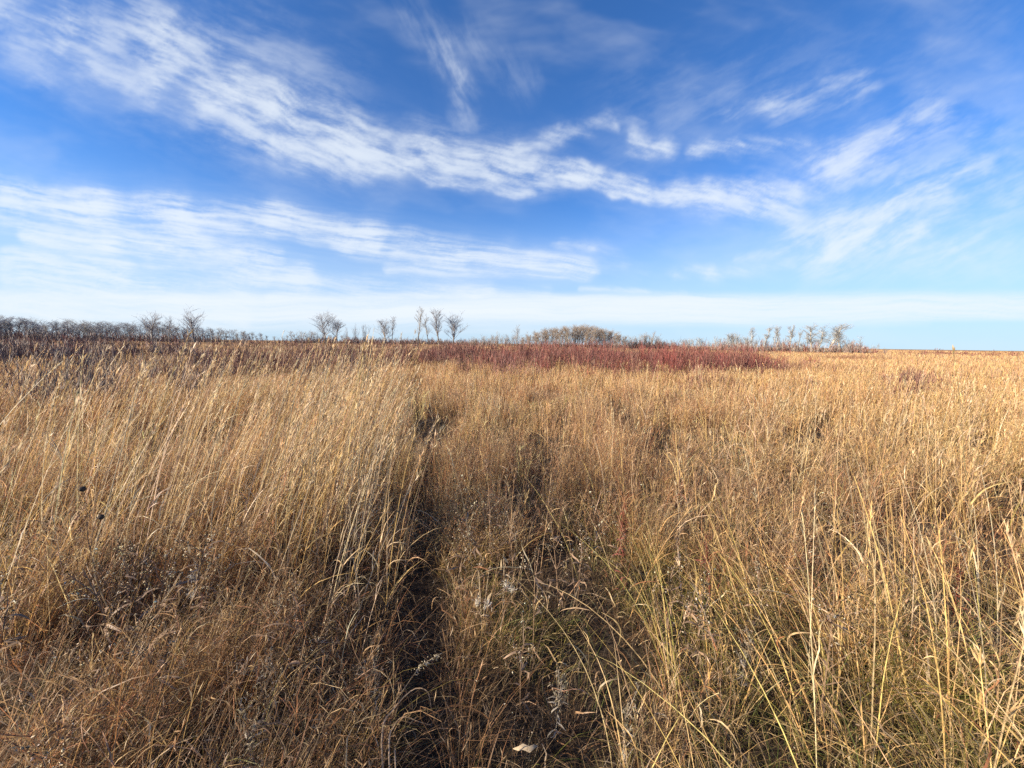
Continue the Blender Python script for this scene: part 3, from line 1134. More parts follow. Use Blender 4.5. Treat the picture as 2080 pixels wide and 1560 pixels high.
def variant(kind, i, bark, twig):
    key = (kind, i, bark.name, twig.name)
    if key not in LIB:
        tr, cr = make_tree_segs(1000 + i * 17 + len(kind) * 131, kind)
        top = max(s[5] for s in cr)
        k = 10.0 / top          # every variant is exactly 10 m tall before scaling
        tr = [tuple(c * k for c in s) for s in tr]
        cr = [tuple(c * k for c in s) for s in cr]
        LIB[key] = (tubes_mesh('trunk', tr, bark, 6), tubes_mesh('crown', cr, twig, 3))
    return LIB[key]


_tree_count = {}


def tree(px, top, dist, kind, i, bark, twig, name, label, cat='tree', group=None, wide=1.0, rz=None, thick=True):
    x, y = where(px, dist)
    z = float(ground_z(x, y))
    h = height_at(px, top, dist) - z
    s = h / 10.0
    if kind == 'spreading':
        wide *= 1.28
    tm, cmn = variant(kind, i, bark, twig)
    o = empty(name, (x, y, z - 0.05), label, cat, group, rz if rz is not None else random.uniform(0, 6.28), (s * wide, s * wide, s))
    for nm, me in (('trunk', tm), ('crown', cmn)):
        c = bpy.data.objects.new(nm, me)
        scene.collection.objects.link(c)
        c.parent = o
    return o


random.seed(7)
# ---- single trees that stand up over the left wood
tree(313, 630, 150, 'spreading', 1, BARK_GREY, TWIG_HAZE, 'bare_tree', 'bare round-topped tree rising over the far left wood, leftmost of three', 'tree', None, 1.0)
tree(343, 638, 152, 'narrow', 2, BARK_GREY, TWIG_HAZE, 'bare_tree', 'small bare tree over the left wood, middle of three', 'tree', None, 1.0)
tree(397, 617, 150, 'spreading', 4, BARK_GREY, TWIG_HAZE, 'bare_tree', 'tallest bare tree rising over the far left wood', 'tree', None, 0.85)
tree(662, 626, 140, 'spreading', 5, BARK_GREY, TWIG_HAZE, 'bare_tree', 'wide bare tree left of centre, left one of a touching pair', 'tree', None, 0.95)
tree(684, 634, 141, 'spreading', 6, BARK_GREY, TWIG_HAZE, 'bare_tree', 'bare tree left of centre, right one of a touching pair', 'tree', None, 0.8)
tree(783, 645, 145, 'spreading', 7, BARK_GREY, TWIG_HAZE, 'bare_tree', 'thin bare tree with loose wide crown left of the row of four', 'tree', None, 0.9)
tree(797, 637, 146, 'narrow', 3, BARK_GREY, TWIG_HAZE, 'bare_tree', 'narrow upright bare tree, right one of a loose pair', 'tree', None, 1.0)
tree(850, 620, 145, 'narrow', 4, BARK_GREY, TWIG_GREY, 'bare_tree', 'slim tall bare tree, leftmost in the row of four', 'tree', None, 0.9)
tree(872, 634, 147, 'narrow', 5, BARK_GREY, TWIG_GREY, 'bare_tree', 'shortest slim bare tree, second in the row of four', 'tree', None, 0.95)
tree(892, 625, 145, 'spreading', 8, BARK_GREY, TWIG_HAZE, 'bare_tree', 'tall dense bare tree, third in the row of four', 'tree', None, 0.72)
tree(920, 630, 145, 'spreading', 9, BARK_GREY, TWIG_HAZE, 'bare_tree', 'broad fan-shaped bare tree, rightmost in the row of four', 'tree', None, 0.95)
tree(1050, 657, 150, 'narrow', 6, BARK_GREY, TWIG_BROWN, 'bare_tree', 'small lone bare tree just left of the domed grove', 'tree', None, 1.1)
for (px, tp, i) in ((703, 662, 1), (722, 656, 2), (741, 655, 3)):
    tree(px, tp, 120, 'sapling', i, BARK_GREY, TWIG_HAZE, 'bare_sapling', 'wispy dark sapling right of the touching tree pair', 'sapling', 'wispy saplings right of the tree pair', 0.8)
for (px, tp, i) in ((1010, 672, 1), (985, 676, 2), (965, 681, 4), (1028, 676, 3)):
    tree(px, tp, 130, 'sapling', i, BARK_GREY, TWIG_BROWN, 'bare_sapling', 'low brown sapling between the row of four and the domed grove', 'sapling', 'saplings left of the domed grove', 1.0)

# ---- the wood along the far left
def profile(x, pts):
    return float(np.interp(x, [p[0] for p in pts], [p[1] for p in pts]))


WOOD = [(-420, 636), (0, 638), (60, 642), (90, 652), (120, 650), (150, 645), (200, 650), (270, 651), (330, 653), (400, 660), (440, 664), (480, 668), (530, 674), (545, 684), (570, 680), (610, 668), (650, 672), (720, 680), (830, 686), (1000, 690)]
px = -420.0
k = 0
while px < 545:
    dist = 200 + 26 * random.random()
    tp = profile(px, WOOD) + random.uniform(-3, 7)
    kd = random.choice(['pole', 'pole', 'spreading', 'aspen'])
    tree(px, tp, dist, kd, 20 + k % 6, BARK_GREY, TWIG_HAZE if k % 3 else TWIG_GREY, 'wood_tree', 'bare grey tree in the dense wood along the far left', 'tree', 'trees of the far left wood', random.uniform(1.05, 1.35))
    px += random.uniform(5.0, 7.5)
    k += 1
px = 560.0
while px < 1000:
    tp = profile(px, WOOD) + random.uniform(-2, 5)
    tree(px, tp, 230 + 20 * random.random(), random.choice(['pole', 'sapling']), 20 + k % 6, BARK_GREY, TWIG_BROWN, 'wood_tree', 'low bare tree in the thin far wood behind the row of four', 'tree', 'trees of the low far wood left of centre', random.uniform(1.1, 1.6))
    px += random.uniform(7, 11)
    k += 1

px = 925.0
while px < 1075:
    tp = profile(px, [(925, 690), (960, 684), (1000, 678), (1030, 682), (1075, 676)]) + random.uniform(-5, 6)
    tree(px, tp, 128 + 14 * random.random(), 'sapling', 5 + k % 4, BARK_GREY, TWIG_BROWN, 'bare_sapling', 'low thin brown sapling in the fringe left of the domed grove', 'sapling', 'sapling fringe left of the domed grove', 1.2)
    px += random.uniform(5, 8)
    k += 1
# ---- the domed grove
DOME = [(1050, 700), (1066, 682), (1090, 671), (1110, 664), (1150, 659), (1185, 656), (1215, 660), (1240, 666), (1262, 676), (1280, 686), (1300, 683), (1350, 692), (1380, 700)]
px = 1060.0
k = 0
while px < 1272:
    tp = profile(px, DOME) + random.uniform(-1, 3)
    tree(px, tp, 135 + 14 * random.random(), 'pole', 30 + k % 7, BARK_PALE if k % 3 == 0 else BARK_GREY, TWIG_BROWN, 'grove_tree', 'slim bare tree with pale trunk in the domed grove right of centre', 'tree', 'trees of the domed grove', random.uniform(0.95, 1.25))
    px += random.uniform(2.2, 3.4)
    k += 1
px = 1272.0
while px < 1400:
    tp = profile(px, [(1270, 682), (1300, 680), (1322, 674), (1340, 684), (1370, 692), (1400, 690)]) + random.uniform(-6, 6)
    tree(px, tp, 145, 'sapling', 5 + k % 4, BARK_GREY, TWIG_BROWN, 'bare_sapling', 'low bare sapling in the gap right of the domed grove', 'sapling', 'saplings right of the domed grove', 1.3)
    px += random.uniform(6, 9)
    k += 1
px = 1385.0
while px < 1535:
    tp = profile(px, [(1385, 690), (1410, 683), (1450, 688), (1478, 676), (1500, 674), (1520, 682), (1540, 680)]) + random.uniform(-4, 6)
    tree(px, tp, 125, 'sapling' if k % 3 else 'pole', 5 + k % 4, BARK_PALE, TWIG_GREY, 'bare_sapling', 'thin pale sapling left of the white aspens', 'sapling', 'pale saplings left of the aspens', 1.1)
    px += random.uniform(4.5, 7)
    k += 1
# ---- white aspens at right
ASP = [
    (1525, 663, 1, .85, 'smallest leftmost white aspen of the right row'),
    (1549, 657, 2, 1.0, 'straight white aspen with tight crown, second from left in the right row'),
    (1570, 662, 3, .55, 'thin white aspen close beside a thicker one, third in the right row'),
    (1580, 657, 4, .70, 'white aspen with leaning trunk, fourth in the right row'),
    (1603, 658, 5, 1.0, 'white aspen standing free, fifth in the right row'),
    (1620, 664, 6, .50, 'slender dark forked aspen, sixth in the right row'),
    (1642, 672, 7, .50, 'short crooked aspen left of the big aspen clump'),
    (1651, 654, 8, 1.4, 'tall white aspen at left of the big aspen clump'),
    (1665, 656, 9, 1.3, 'white aspen in the middle of the big aspen clump'),
    (1683, 653, 10, 1.9, 'largest aspen with widest crown in the big clump'),
    (1708, 668, 11, 1.6, 'crooked aspen leaning right at the end of the big clump'),
]
for (px, tp, i, w, lab) in ASP:
    tree(px, tp, 122, 'aspen', 40 + i, BARK_PALE, TWIG_GREY, 'aspen_tree', lab, 'tree', None, w * 0.92)
for (px, tp, i) in ((1560, 690, 1), (1590, 688, 2), (1630, 690, 3), (1660, 690, 4), (1700, 694, 1), (1722, 690, 2), (1734, 686, 3), (1765, 703, 2), (1780, 693, 5)):
    tree(px, tp, 124, 'sapling', 5 + i % 4, BARK_PALE, TWIG_GREY, 'bare_sapling', 'low grey sapling under and beside the white aspens', 'sapling', 'saplings among the aspens', 0.9)
tree(1750, 679, 124, 'narrow', 7, BARK_GREY, TWIG_GREY, 'bare_tree', 'small upright grey tree right of the aspen clump', 'tree', None, 1.2)


# ------------------------------------------------------------------ shrubs
REDS = [(0.19, 0.052, 0.042), (0.14, 0.050, 0.042), (0.13, 0.062, 0.05), (0.21, 0.062, 0.045), (0.22, 0.11, 0.075)]
MAROON = [(0.16, 0.066, 0.052), (0.20, 0.09, 0.065), (0.14, 0.075, 0.058), (0.25, 0.14, 0.09)]
GREYS = [(0.16, 0.12, 0.10), (0.22, 0.17, 0.14), (0.12, 0.09, 0.085), (0.28, 0.22, 0.18)]


def shrubs(S, bx, by, hgt, pal, stems=16, twigs=6, wk=0.00085, spread=0.22):
    """many bushes at once: stems rising from one foot, twigs along them"""
    n = len(bx)
    idx = np.repeat(np.arange(n), stems)
    m = len(idx)
    x = bx[idx] + rng.normal(0, 0.10, m)
    y = by[idx] + rng.normal(0, 0.10, m)
    r = np.hypot(x, y)
    H = hgt[idx] * rng.uniform(0.55, 1.08, m)
    palc = np.array(pal)
    c = palc[rng.integers(0, len(pal), n)][idx] * np.exp(rng.normal(0, 0.2, m))[:, None]
    w = np.maximum(rng.uniform(0.006, 0.011, m), r * wk)
    az = rng.uniform(0, 2 * np.pi, m)
    P, D, A = S.ribbons(np.stack([x, y, ground_z(x, y) - 0.02], -1), H * 1.05, az, np.abs(rng.normal(spread, 0.13, m)), rng.normal(-0.05, 0.15, m), w, c, 4, 1.0, 'stem', 0.15, ret=True)
    for rep in range(twigs):
        kk = rng.integers(1, 5, m)
        bp = P[np.arange(m), kk]
        L_ = H * rng.uniform(0.14, 0.34, m)
        S.ribbons(bp, L_, rng.uniform(0, 2 * np.pi, m), rng.uniform(0.15, 0.75, m), rng.uniform(-0.4, 0.1, m), w * 0.7, c * rng.uniform(0.8, 1.35, (m, 1)), 2, 1.0, 'stem', 0.15)


def ctr_field(pxs, dists):
    d = [where(p, q) for p, q in zip(pxs, dists)]
    return np.array([q[0] for q in d]), np.array([q[1] for q in d])


def band(px0, px1, d0, d1, n, h0, h1, pal, name, label, thr=0.42, seed=1, stems=14, twigs=5):
    S = Strands()
    pxs = rng.uniform(px0, px1, n)
    ds = np.sqrt(rng.uniform(d0 ** 2, d1 ** 2, n))
    x, y = ctr_field(pxs, ds)
    f = fbm(x * 0.14 + seed, y * 0.14, 3, 100 + seed)
    s, a = path_side(x, y)
    rim = np.minimum(sstep(pxs, px0, px0 + 0.22 * (px1 - px0)), sstep(pxs, px1, px1 - 0.22 * (px1 - px0)))
    rim = np.minimum(rim, sstep(ds, d0, d0 + 0.2 * (d1 - d0)))
    keep = (f > thr + 0.14 * (1 - rim) * rng.random(n)) & (rng.random(n) < 0.15 + 0.95 * rim) & ~((np.abs(s) < 0.35) & (a < 32))
    x, y, f = x[keep], y[keep], f[keep]
    h = rng.uniform(h0, h1, len(x)) * (0.7 + 0.45 * sstep(f, thr, thr + 0.2)) * (0.6 + 0.4 * rim[keep])
    shrubs(S, x, y, h, pal, stems, twigs)
    stuff(S.build(name, TWIG), label, 'shrubs')


band(770, 1680, 14.5, 36, 1250, 0.95, 1.35, REDS + MAROON[:1], 'red_shrub_thicket', 'dense deep red leafless shrub thicket across the middle of the field', 0.36, 1)
band(1350, 1960, 12.5, 22, 560, 0.55, 0.9, MAROON + REDS[1:2], 'low_red_shrubs', 'lower red shrubs thinning out towards the right field', 0.44, 2)
band(340, 1120, 14.5, 36, 1150, 0.9, 1.3, MAROON + REDS[2:3], 'maroon_shrub_thicket', 'dull maroon brush behind the tall leaning grass, left of centre', 0.40, 3)
band(-300, 520, 14, 40, 800, 0.8, 1.25, MAROON + GREYS, 'brown_shrub_thicket', 'grey brown brush in the left middle distance', 0.46, 4)
band(-400, 1780, 60, 115, 1900, 0.7, 1.35, MAROON + REDS[1:3] + [GREYS[1]], 'distant_brush', 'low red brown brush in front of the far trees', 0.44, 5, 9, 3)
band(1750, 2500, 75, 160, 420, 0.8, 1.5, MAROON[:2] + REDS[1:2], 'horizon_brush', 'sparse low dark brush on the bare right horizon', 0.52, 6, 8, 3)
band(-400, 560, 150, 196, 900, 1.6, 3.0, GREYS[:3] + MAROON[:1], 'wood_understorey', 'dark brush at the foot of the far left wood', 0.2, 7, 9, 3)
band(545, 1060, 200, 240, 700, 1.6, 3.2, GREYS + MAROON[:2], 'far_understorey', 'brown brush of the thin far wood behind the row of four trees', 0.2, 9, 9, 3)
band(1400, 1800, 112, 126, 480, 1.1, 2.8, GREYS[1:2] + GREYS[3:] + MAROON[1:2], 'aspen_understorey', 'brown brush at the foot of the white aspens', 0.25, 10, 9, 3)
band(1045, 1420, 122, 134, 420, 1.2, 2.6, GREYS[:2] + MAROON[:2], 'grove_understorey', 'brown brush at the foot of the domed grove', 0.2, 8, 9, 3)


def one_shrub(name, px, dist, n, sx, sy, h, pal, label, stems=20, twigs=7, spread=0.3):
    x0, y0 = where(px, dist)
    S = Strands()
    bx = x0 + rng.normal(0, sx, n)
    by = y0 + rng.normal(0, sy, n)
    shrubs(S, bx, by, np.full(n, h) * rng.uniform(0.85, 1.1, n), pal, stems, twigs, spread=spread)
    z0 = float(ground_z(x0, y0))
    o = S.build(name, TWIG, None, (x0, y0, z0))
    o.location = (x0, y0, z0)
    o['label'] = label
    o['category'] = 'shrub'
    return o


one_shrub('bare_shrub', 1042, 15.0, 4, .35, .3, 1.38, [(0.30, 0.15, 0.12), (0.24, 0.11, 0.09)], 'open fan-shaped pinkish brown shrub at the left edge of the red thicket', 14, 6, 0.5)
one_shrub('bare_shrub', 700, 14.0, 6, .5, .4, 1.25, GREYS[:2] + [MAROON[2]], 'dense grey brown shrub behind the tall leaning stems, left of the path', 18, 7, 0.42)
one_shrub('bare_shrub', 95, 13.5, 14, 1.5, .6, 1.15, [GREYS[0], GREYS[2], GREYS[2]], 'big dark grey shrub at the far left behind the tall grass', 20, 8, 0.4)
one_shrub('dark_shrub', 1320, 112.0, 14, 2.2, 1.0, 2.4, [(0.03, 0.03, 0.035), (0.05, 0.045, 0.045)], 'small blackish rounded shrub right of the domed grove', 22, 8, 0.5)
one_shrub('bare_shrub', 200, 11.0, 3, .3, .3, .95, GREYS[:2], 'small grey shrub half hidden in the tall grass at left', 16, 6, 0.4)


# ------------------------------------------------------------------ single plants in the near grass
def spline(pts, n=10):
    pts = [Vector(p) for p in pts]
    P = [pts[0] * 2 - pts[1]] + pts + [pts[-1] * 2 - pts[-2]]
    out = []
    seg = len(pts) - 1
    for i in range(n + 1):
        u = i / n * seg
        k = min(int(u), seg - 1)
        f = u - k
        a, b, c, d = P[k], P[k + 1], P[k + 2], P[k + 3]
        out.append(0.5 * ((2 * b) + (c - a) * f + (2 * a - 5 * b + 4 * c - d) * f * f + (3 * b - a - 3 * c + d) * f ** 3))
    return out


def poly_ribbon(S, pts, width, color, prof=None, up=(0.3, -1.0, 0.2)):
    """one ribbon of stated course with a shallow fold along its middle"""
    P = np.array([tuple(p) for p in pts])
    n = len(P)
    T = np.gradient(P, axis=0)
    T /= np.linalg.norm(T, axis=1, keepdims=True) + 1e-9
    W = np.cross(T, np.array(up))
    W /= np.linalg.norm(W, axis=1, keepdims=True) + 1e-9
    Nn = np.cross(W, T)
    t = np.linspace(0, 1, n)
    pr_ = np.asarray(prof(t)) if prof else 1.0 - 0.7 * t
    hw = (width * 0.5 * pr_)[:, None]
    V = np.stack([P - W * hw, P + Nn * hw * 0.35, P + W * hw], 1).reshape(-1, 3)
    k = np.arange(n - 1) * 3
    Q = np.concatenate([np.stack([k, k + 1, k + 4, k + 3], -1), np.stack([k + 1, k + 2, k + 5, k + 4], -1)]) + S.n
    S.v.append(V.astype(np.float32))
    S.c.append(np.tile(np.array(color, dtype=np.float32), (len(V), 1)))
    S.q.append(Q.astype(np.int32))
    S.n += len(V)


def weed_meshes(seed, kind):
    """stem and seed clusters of one dry weed, foot at the origin, 1 unit tall"""
    global rng
    keep_rng = rng
    rng = np.random.default_rng(seed)
    A, B = Strands(), Strands()
    nb = {'brown': 12, 'woolly': 10, 'dock': 9, 'milkweed': 7}[kind]
    sc = {'brown': (0.20, 0.13, 0.08), 'woolly': (0.26, 0.22, 0.17), 'dock': (0.20, 0.06, 0.04), 'milkweed': (0.40, 0.31, 0.20)}[kind]
    P, D, _ = A.ribbons(np.zeros((1, 3)), 1.0, rng.uniform(0, 6.28), 0.06, rng.uniform(-0.1, 0.3), 0.010, sc, 9, 1.0, 'stem', 0.15, ret=True)
    A.ribbons(np.zeros((1, 3)), 1.0, rng.uniform(0, 6.28), 0.16, 0.1, 0.008, sc, 9, 1.0, 'stem', 0.15)
    k = np.sort(rng.integers(3, 9, nb))
    bp = P[0, k]
    P2, D2, _ = A.ribbons(bp, rng.uniform(0.12, 0.34, nb), rng.uniform(0, 6.28, nb), rng.uniform(0.3, 0.9, nb), rng.uniform(-0.5, 0.3, nb), 0.006, sc, 4, 1.0, 'stem', 0.25, ret=True)
    # withered leaves hanging from the stem
    nl = 10
    A.ribbons(P[0, rng.integers(1, 8, nl)], rng.uniform(0.10, 0.20, nl), rng.uniform(0, 6.28, nl), rng.uniform(0.8, 1.6, nl), rng.uniform(0.6, 1.6, nl), 0.018,
              np.array(sc) * 1.2, 4, 1.0, 'leaf', 0.5)
    if kind == 'brown':
        pts = np.concatenate([P2[:, j] for j in (2, 3, 4)])
        pts = np.repeat(pts, 3, 0) + rng.normal(0, 0.012, (len(pts) * 3, 3))
        B.seeds(pts, rng.uniform(0.008, 0.020, len(pts)), pick(len(pts), [(0.62, 0.54, 0.40), (0.34, 0.25, 0.15), (0.16, 0.10, 0.06)], [3, 3, 2]))
    elif kind == 'woolly':
        pts = np.concatenate([P2[:, j] for j in (1, 2, 3, 4)] + [P[0, 5:]])
        pts = np.repeat(pts, 4, 0) + rng.normal(0, 0.014, (len(pts) * 4, 3))
        B.ribbons(pts, rng.uniform(0.03, 0.07, len(pts)), rng.uniform(0, 6.28, len(pts)), rng.uniform(0.2, 2.2, len(pts)), rng.uniform(0, 2.0, len(pts)), 0.009,
                  pick(len(pts), [(0.36, 0.30, 0.21), (0.22, 0.17, 0.11)], [2, 2]), 3, 1.0, 'leaf', 0.4)
    elif kind == 'dock':
        u = rng.uniform(0.45, 1.0, 260)
        pts = np.stack([np.interp(u * 9, range(10), P[0, :, q]) for q in range(3)], -1) + rng.normal(0, 0.018, (260, 3))
        B.seeds(pts, rng.uniform(0.010, 0.018, 260), pick(260, [(0.26, 0.085, 0.05), (0.20, 0.07, 0.045), (0.34, 0.16, 0.09)], [3, 2, 1]))
    else:
        pts = P2[:, 4][:5]
        B.ribbons(pts, rng.uniform(0.10, 0.15, 5), rng.uniform(0, 6.28, 5), rng.uniform(0.1, 0.6, 5), 0.2, 0.028, (0.42, 0.33, 0.21), 5, 1.0, 'leaf', 0.1)
        pts = pts[:2]
        q = np.repeat(pts, 65, 0) + rng.normal(0, 0.018, (130, 3))
        B.ribbons(q, rng.uniform(0.03, 0.07, 130), rng.uniform(0, 6.28, 130), rng.uniform(0, 3.0, 130), 0.6, 0.007, (0.72, 0.68, 0.58), 3, 1.0, 'leaf', 0.5)
    a = A.mesh('stem', TWIG)
    b = B.mesh('seed_cluster', SEED)
    rng = keep_rng
    return a, b


WEEDS = {(k, i): weed_meshes(500 + i * 7 + len(k), k) for k, n_ in (('brown', 5), ('woolly', 3), ('dock', 3), ('milkweed', 2)) for i in range(n_)}


def weed(kind, i, px, dist, h, name, label, group=None, cat='weed'):
    x, y = where(px, dist)
    o = empty(name, (x, y, float(ground_z(x, y)) - 0.01), label, cat, group, random.uniform(0, 6.28), (h, h, h))
    for nm, me in zip(('stem', 'seed_cluster'), WEEDS[(kind, i)]):
        c = bpy.data.objects.new(nm, me)
        scene.collection.objects.link(c)
        c.parent = o
        if nm == 'seed_cluster':
            c['kind'] = 'stuff'
    return o


random.seed(11)
zone_list = [
    (-80, 260, 1.5, 3.6, 16, 'brown weed with pale seed tufts in the dark grass at the near left corner', 'brown seeded weeds, near left corner'),
    (260, 560, 1.5, 3.8, 20, 'brown weed with pale seed tufts among the reddish grass at lower left', 'brown seeded weeds, lower left'),
    (560, 790, 1.7, 3.8, 9, 'brown weed with pale seed tufts close to the left rim of the trodden line', 'brown seeded weeds beside the line'),
    (900, 1250, 1.5, 3.2, 13, 'brown weed with seed tufts in the tangle just right of the trodden line', 'brown seeded weeds right of the line'),
    (1250, 1750, 1.8, 4.2, 13, 'brown weed with seed tufts between the tussocks at lower right', 'brown seeded weeds, lower right'),
]
for (a_, b_, d0, d1, n_, lab, grp) in zone_list:
    for q in range(n_):
        px = a_ + (b_ - a_) * (q + random.uniform(0.1, 0.9)) / n_
        weed('brown', q % 5, px, random.uniform(d0, d1), random.uniform(0.42, 0.66), 'dry_weed', lab, grp)
weed('milkweed', 0, 985, 1.9, 0.44, 'milkweed', 'split milkweed pods with white fluff, right of the dark hollow in the line', None, 'milkweed')
weed('milkweed', 1, 1025, 2.1, 0.44, 'milkweed', 'smaller milkweed with a bright white tuft, just right of the larger one', None, 'milkweed')
weed('milkweed', 0, 365, 2.7, 0.50, 'milkweed', 'milkweed with one bright white tuft among reddish grass at left', None, 'milkweed')
for (px, d, h, i, lab) in ((1150, 1.45, .33, 0, 'pale woolly sprig standing right of the dark hollow near the bottom edge'), (1310, 1.32, .34, 1, 'pale woolly sprig at the bottom edge under the green tussock'),
                           (470, 1.5, .36, 0, 'pale woolly sprig in the dark near left grass'),
                           (505, 1.7, .40, 1, 'taller pale woolly sprig behind the one in the near left grass'), (1560, 1.9, .42, 2, 'pale woolly sprig among olive grass at lower right'),
                           (745, 1.6, .36, 1, 'small woolly sprig on the left rim of the trodden line')):
    weed('woolly', i, px, d, h, 'woolly_sprig', lab)
for (px, d, h, i, lab) in ((1288, 2.4, .55, 0, 'dark red seeded dock stalk right of centre'), (1275, 2.9, .55, 1, 'dark red dock stalk behind the nearer one, right of centre'),
                           (1480, 2.5, .48, 2, 'rusty red dock stalk in the tangle left of the green grass'), 
                            
                           (2010, 3.0, .5, 0, 'dark red dock stalk at the far right edge'), (1395, 3.3, .5, 1, 'small red dock stalk behind the green tussocks')):
    weed('dock', i, px, d, h, 'dock_stalk', lab, None, 'dock')

# dark round seed heads on one branching stem at left
d0 = 2.7
fx, fy = where(165, d0)
fz = float(ground_z(fx, fy))
root = empty('coneflower', (fx, fy, fz), 'brown stem with two dark round seed heads in the left grass', 'flower')
dv = Vector((fx, fy, fz))


def onray(px, py, dist):
    x, y = where(px, dist, py)
    return Vector((x, y, height_at(px, py, dist)))


h1 = onray(168, 993, d0) - dv
h2 = onray(205, 1050, d0 - 0.05) - dv
fork = onray(178, 1090, d0) - dv
S = Strands()
poly_ribbon(S, spline([(0, 0, 0), fork * 0.6, fork, (fork + h1) / 2 + Vector((0.01, 0, 0)), h1], 12), 0.006, (0.20, 0.12, 0.07))
poly_ribbon(S, spline([fork * 0.9, (fork + h2) / 2, h2], 6), 0.005, (0.20, 0.12, 0.07))
S.build('stem', TWIG, root)
CONE = flat_material('dark_seed_head', (0.03, 0.022, 0.018), (0.10, 0.07, 0.05), 160.0)
for hp in (h1, h2):
    bmh = bmesh.new()
    bmesh.ops.create_icosphere(bmh, subdivisions=3, radius=0.012)
    for v in bmh.verts:
        n_ = v.co.normalized()
        v.co = v.co * (1 + 0.16 * math.sin(n_.x * 19 + n_.z * 7) * math.cos(n_.y * 17 - n_.z * 13)) * Vector((1, 1, 0.85)).length / 1.65
    me = bpy.data.meshes.new('seed_head')
    bmh.to_mesh(me)
    bmh.free()
    me.materials.append(CONE)
    o = bpy.data.objects.new('seed_head', me)
    scene.collection.objects.link(o)
    o.location = hp
    o.parent = root


def stem_thing(name, label, pts, width, color, n=14, head=None, cat='grass stem', blades=0):
    base = Vector(pts[0])
    o = empty(name, base, label, cat)
    S = Strands()
    sp = spline([Vector(p) - base for p in pts], n)
    poly_ribbon(S, sp, width, color, lambda t: 1 - 0.5 * t)
    for q in range(blades):
        k = 2 + q * 2
        if k < len(sp) - 2:
            S.ribbons(np.array([tuple(sp[k])]), rng.uniform(0.15, 0.3), rng.uniform(0, 6.28), 0.4, rng.uniform(0.8, 2.0), width * 0.9, np.array([color]) * 0.95, 6, 1.2, 'blade', 0.15)
    S.build('stem', GRASS, o)
    if head:
        H_ = Strands()
        for q in range(head[0]):
            u = 1 - head[1] * rng.random()
            k = min(int(u * n), n - 1)
            p = sp[k].lerp(sp[k + 1], u * n - k)
            t_ = (sp[k + 1] - sp[k]).normalized()
            a2 = math.atan2(t_.x, t_.y) + rng.normal(0, head[3])
            H_.ribbons(np.array([tuple(p)]), rng.uniform(0.5, 1.0) * head[2], a2, math.acos(max(-1, min(1, t_.z))) + rng.normal(0, head[3]), rng.uniform(0, head[4]),
                       width * 0.8, np.array([head[5]]), 3, 1.0, 'leaf', 0.15)
            if head[6]:
                H_.seeds(np.array([tuple(p)]) + rng.normal(0, 0.008, (1, 3)), 0.006, np.array([head[5]]))
        H_.build('seed_head', GRASS, o)
    return o


def foot(px, dist):
    x, y = where(px, dist)
    return Vector((x, y, float(ground_z(x, y))))


# nodding panicle over the dark hollow
stem_thing('panicle_stem', 'arching grass stem with a drooping seed head, over the dark hollow near the bottom',
           [foot(700, 1.10), onray(705, 1500, 1.25), onray(790, 1440, 1.42), onray(850, 1358, 1.55), onray(893, 1330, 1.62)], 0.005, (0.50, 0.38, 0.22), 16,
           (46, 0.30, 0.022, 0.7, 1.2, (0.66, 0.56, 0.38), True))
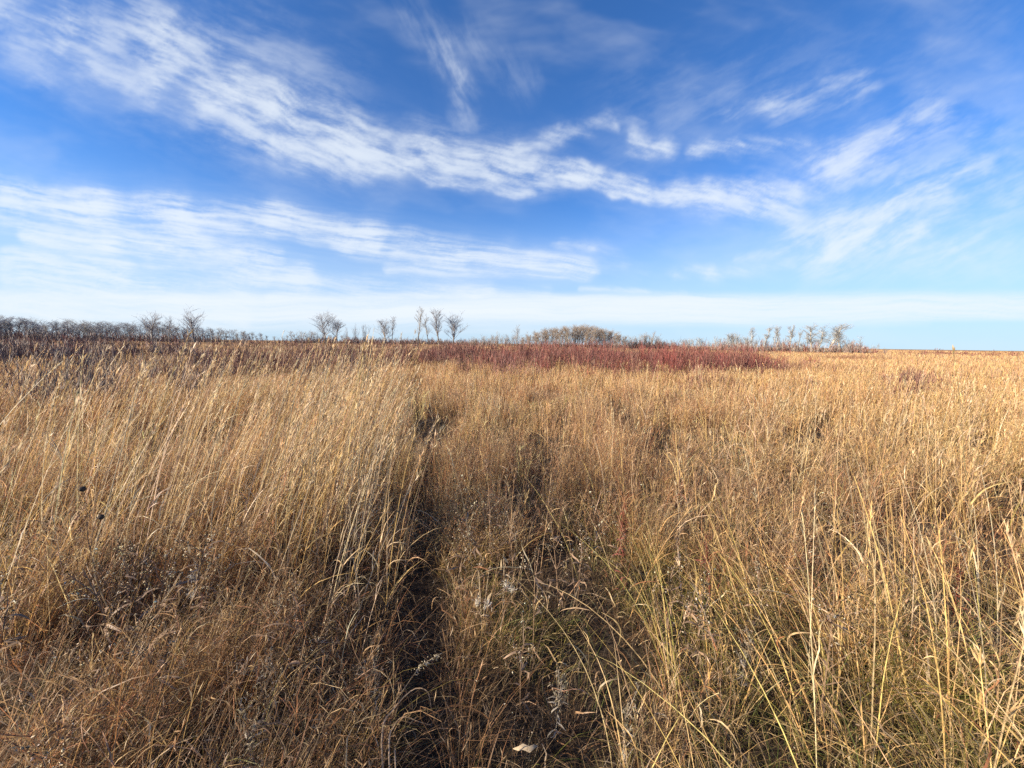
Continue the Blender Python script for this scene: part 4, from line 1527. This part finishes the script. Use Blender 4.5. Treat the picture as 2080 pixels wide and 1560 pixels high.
# tallest golden stem at right
stem_thing('tall_grass_stem', 'tallest golden grass stem, standing up past the horizon at right',
           [foot(1965, 2.3), onray(1968, 1150, 2.3), onray(1958, 930, 2.32), onray(1948, 800, 2.34), onray(1936, 712, 2.36)], 0.0065, (0.60, 0.44, 0.18), 16,
           (14, 0.16, 0.04, 0.10, 0.1, (0.58, 0.42, 0.20), False), blades=3)
for (px0, pts, lab) in (
        (720, [(722, 1180), (728, 980), (735, 850), (748, 760), (757, 690)], 'tallest pale grass stem left of the line, its seed head touching the horizon'),
        (700, [(705, 1150), (715, 960), (730, 820), (740, 740), (748, 700)], 'pale grass stem just left of the tallest one beside the line'),
        (640, [(642, 1100), (640, 950), (655, 800), (668, 735), (680, 690)], 'pale leaning stem below the touching pair of trees'),
        (560, [(560, 1080), (575, 930), (600, 800), (622, 740), (640, 700)], 'leaning pale grass stem left of the tree pair'),
        (200, [(190, 1160), (215, 1040), (250, 900), (275, 800), (290, 745)], 'long pale stem leaning right in the left grass'),
        (430, [(430, 1100), (440, 980), (470, 860), (500, 770), (520, 725)], 'long leaning pale stem midway across the left grass')):
    d_ = 2.75
    stem_thing('tall_grass_stem', lab, [foot(px0, d_)] + [onray(a_, b_, d_ + 0.03 * q) for q, (a_, b_) in enumerate(pts)], 0.0065, (0.64, 0.48, 0.26), 16,
               (26, 0.20, 0.05, 0.13, 0.1, (0.66, 0.50, 0.28), False), blades=2)
# broad curled blades at the left rim of the hollow
for (px0, d_, pts, w_, lab) in (
        (770, 1.12, [(775, 1500), (800, 1440), (840, 1400), (868, 1405), (876, 1440)], 0.006, 'broad pinkish blade curling over the hollow, highest of three'),
        (785, 1.05, [(790, 1530), (800, 1475), (820, 1456), (850, 1466), (876, 1473)], 0.006, 'broad pale blade curling right over the hollow, middle of three'),
        (800, 1.02, [(803, 1550), (806, 1510), (822, 1490), (846, 1480)], 0.005, 'short broad blade over the hollow, lowest of three')):
    stem_thing('curled_blade', lab, [foot(px0, d_)] + [onray(a_, b_, d_ + 0.13 + 0.05 * q) for q, (a_, b_) in enumerate(pts)], w_, (0.48, 0.34, 0.22), 16, cat='grass blade')
# fallen pale leaf
lb = onray(1068, 1524, 1.22)
S = Strands()
poly_ribbon(S, [Vector((-0.045, 0.01, -0.006)), Vector((-0.028, 0.0, 0.006)), Vector((-0.01, 0.003, 0.011)), Vector((0.012, -0.002, 0.006)), Vector((0.03, 0.006, 0.009)), Vector((0.042, 0.015, 0.0))], 0.018, (0.52, 0.40, 0.26),
            lambda t: np.sin(np.pi * np.clip(t * 0.92 + 0.04, 0, 1)), up=(0, -0.5, 1))
lf = S.build('fallen_leaf', SEED)
lf.location = lb
lf['label'] = 'pale curled dead leaf caught in the grass at the bottom edge, right of the hollow'
lf['category'] = 'leaf'
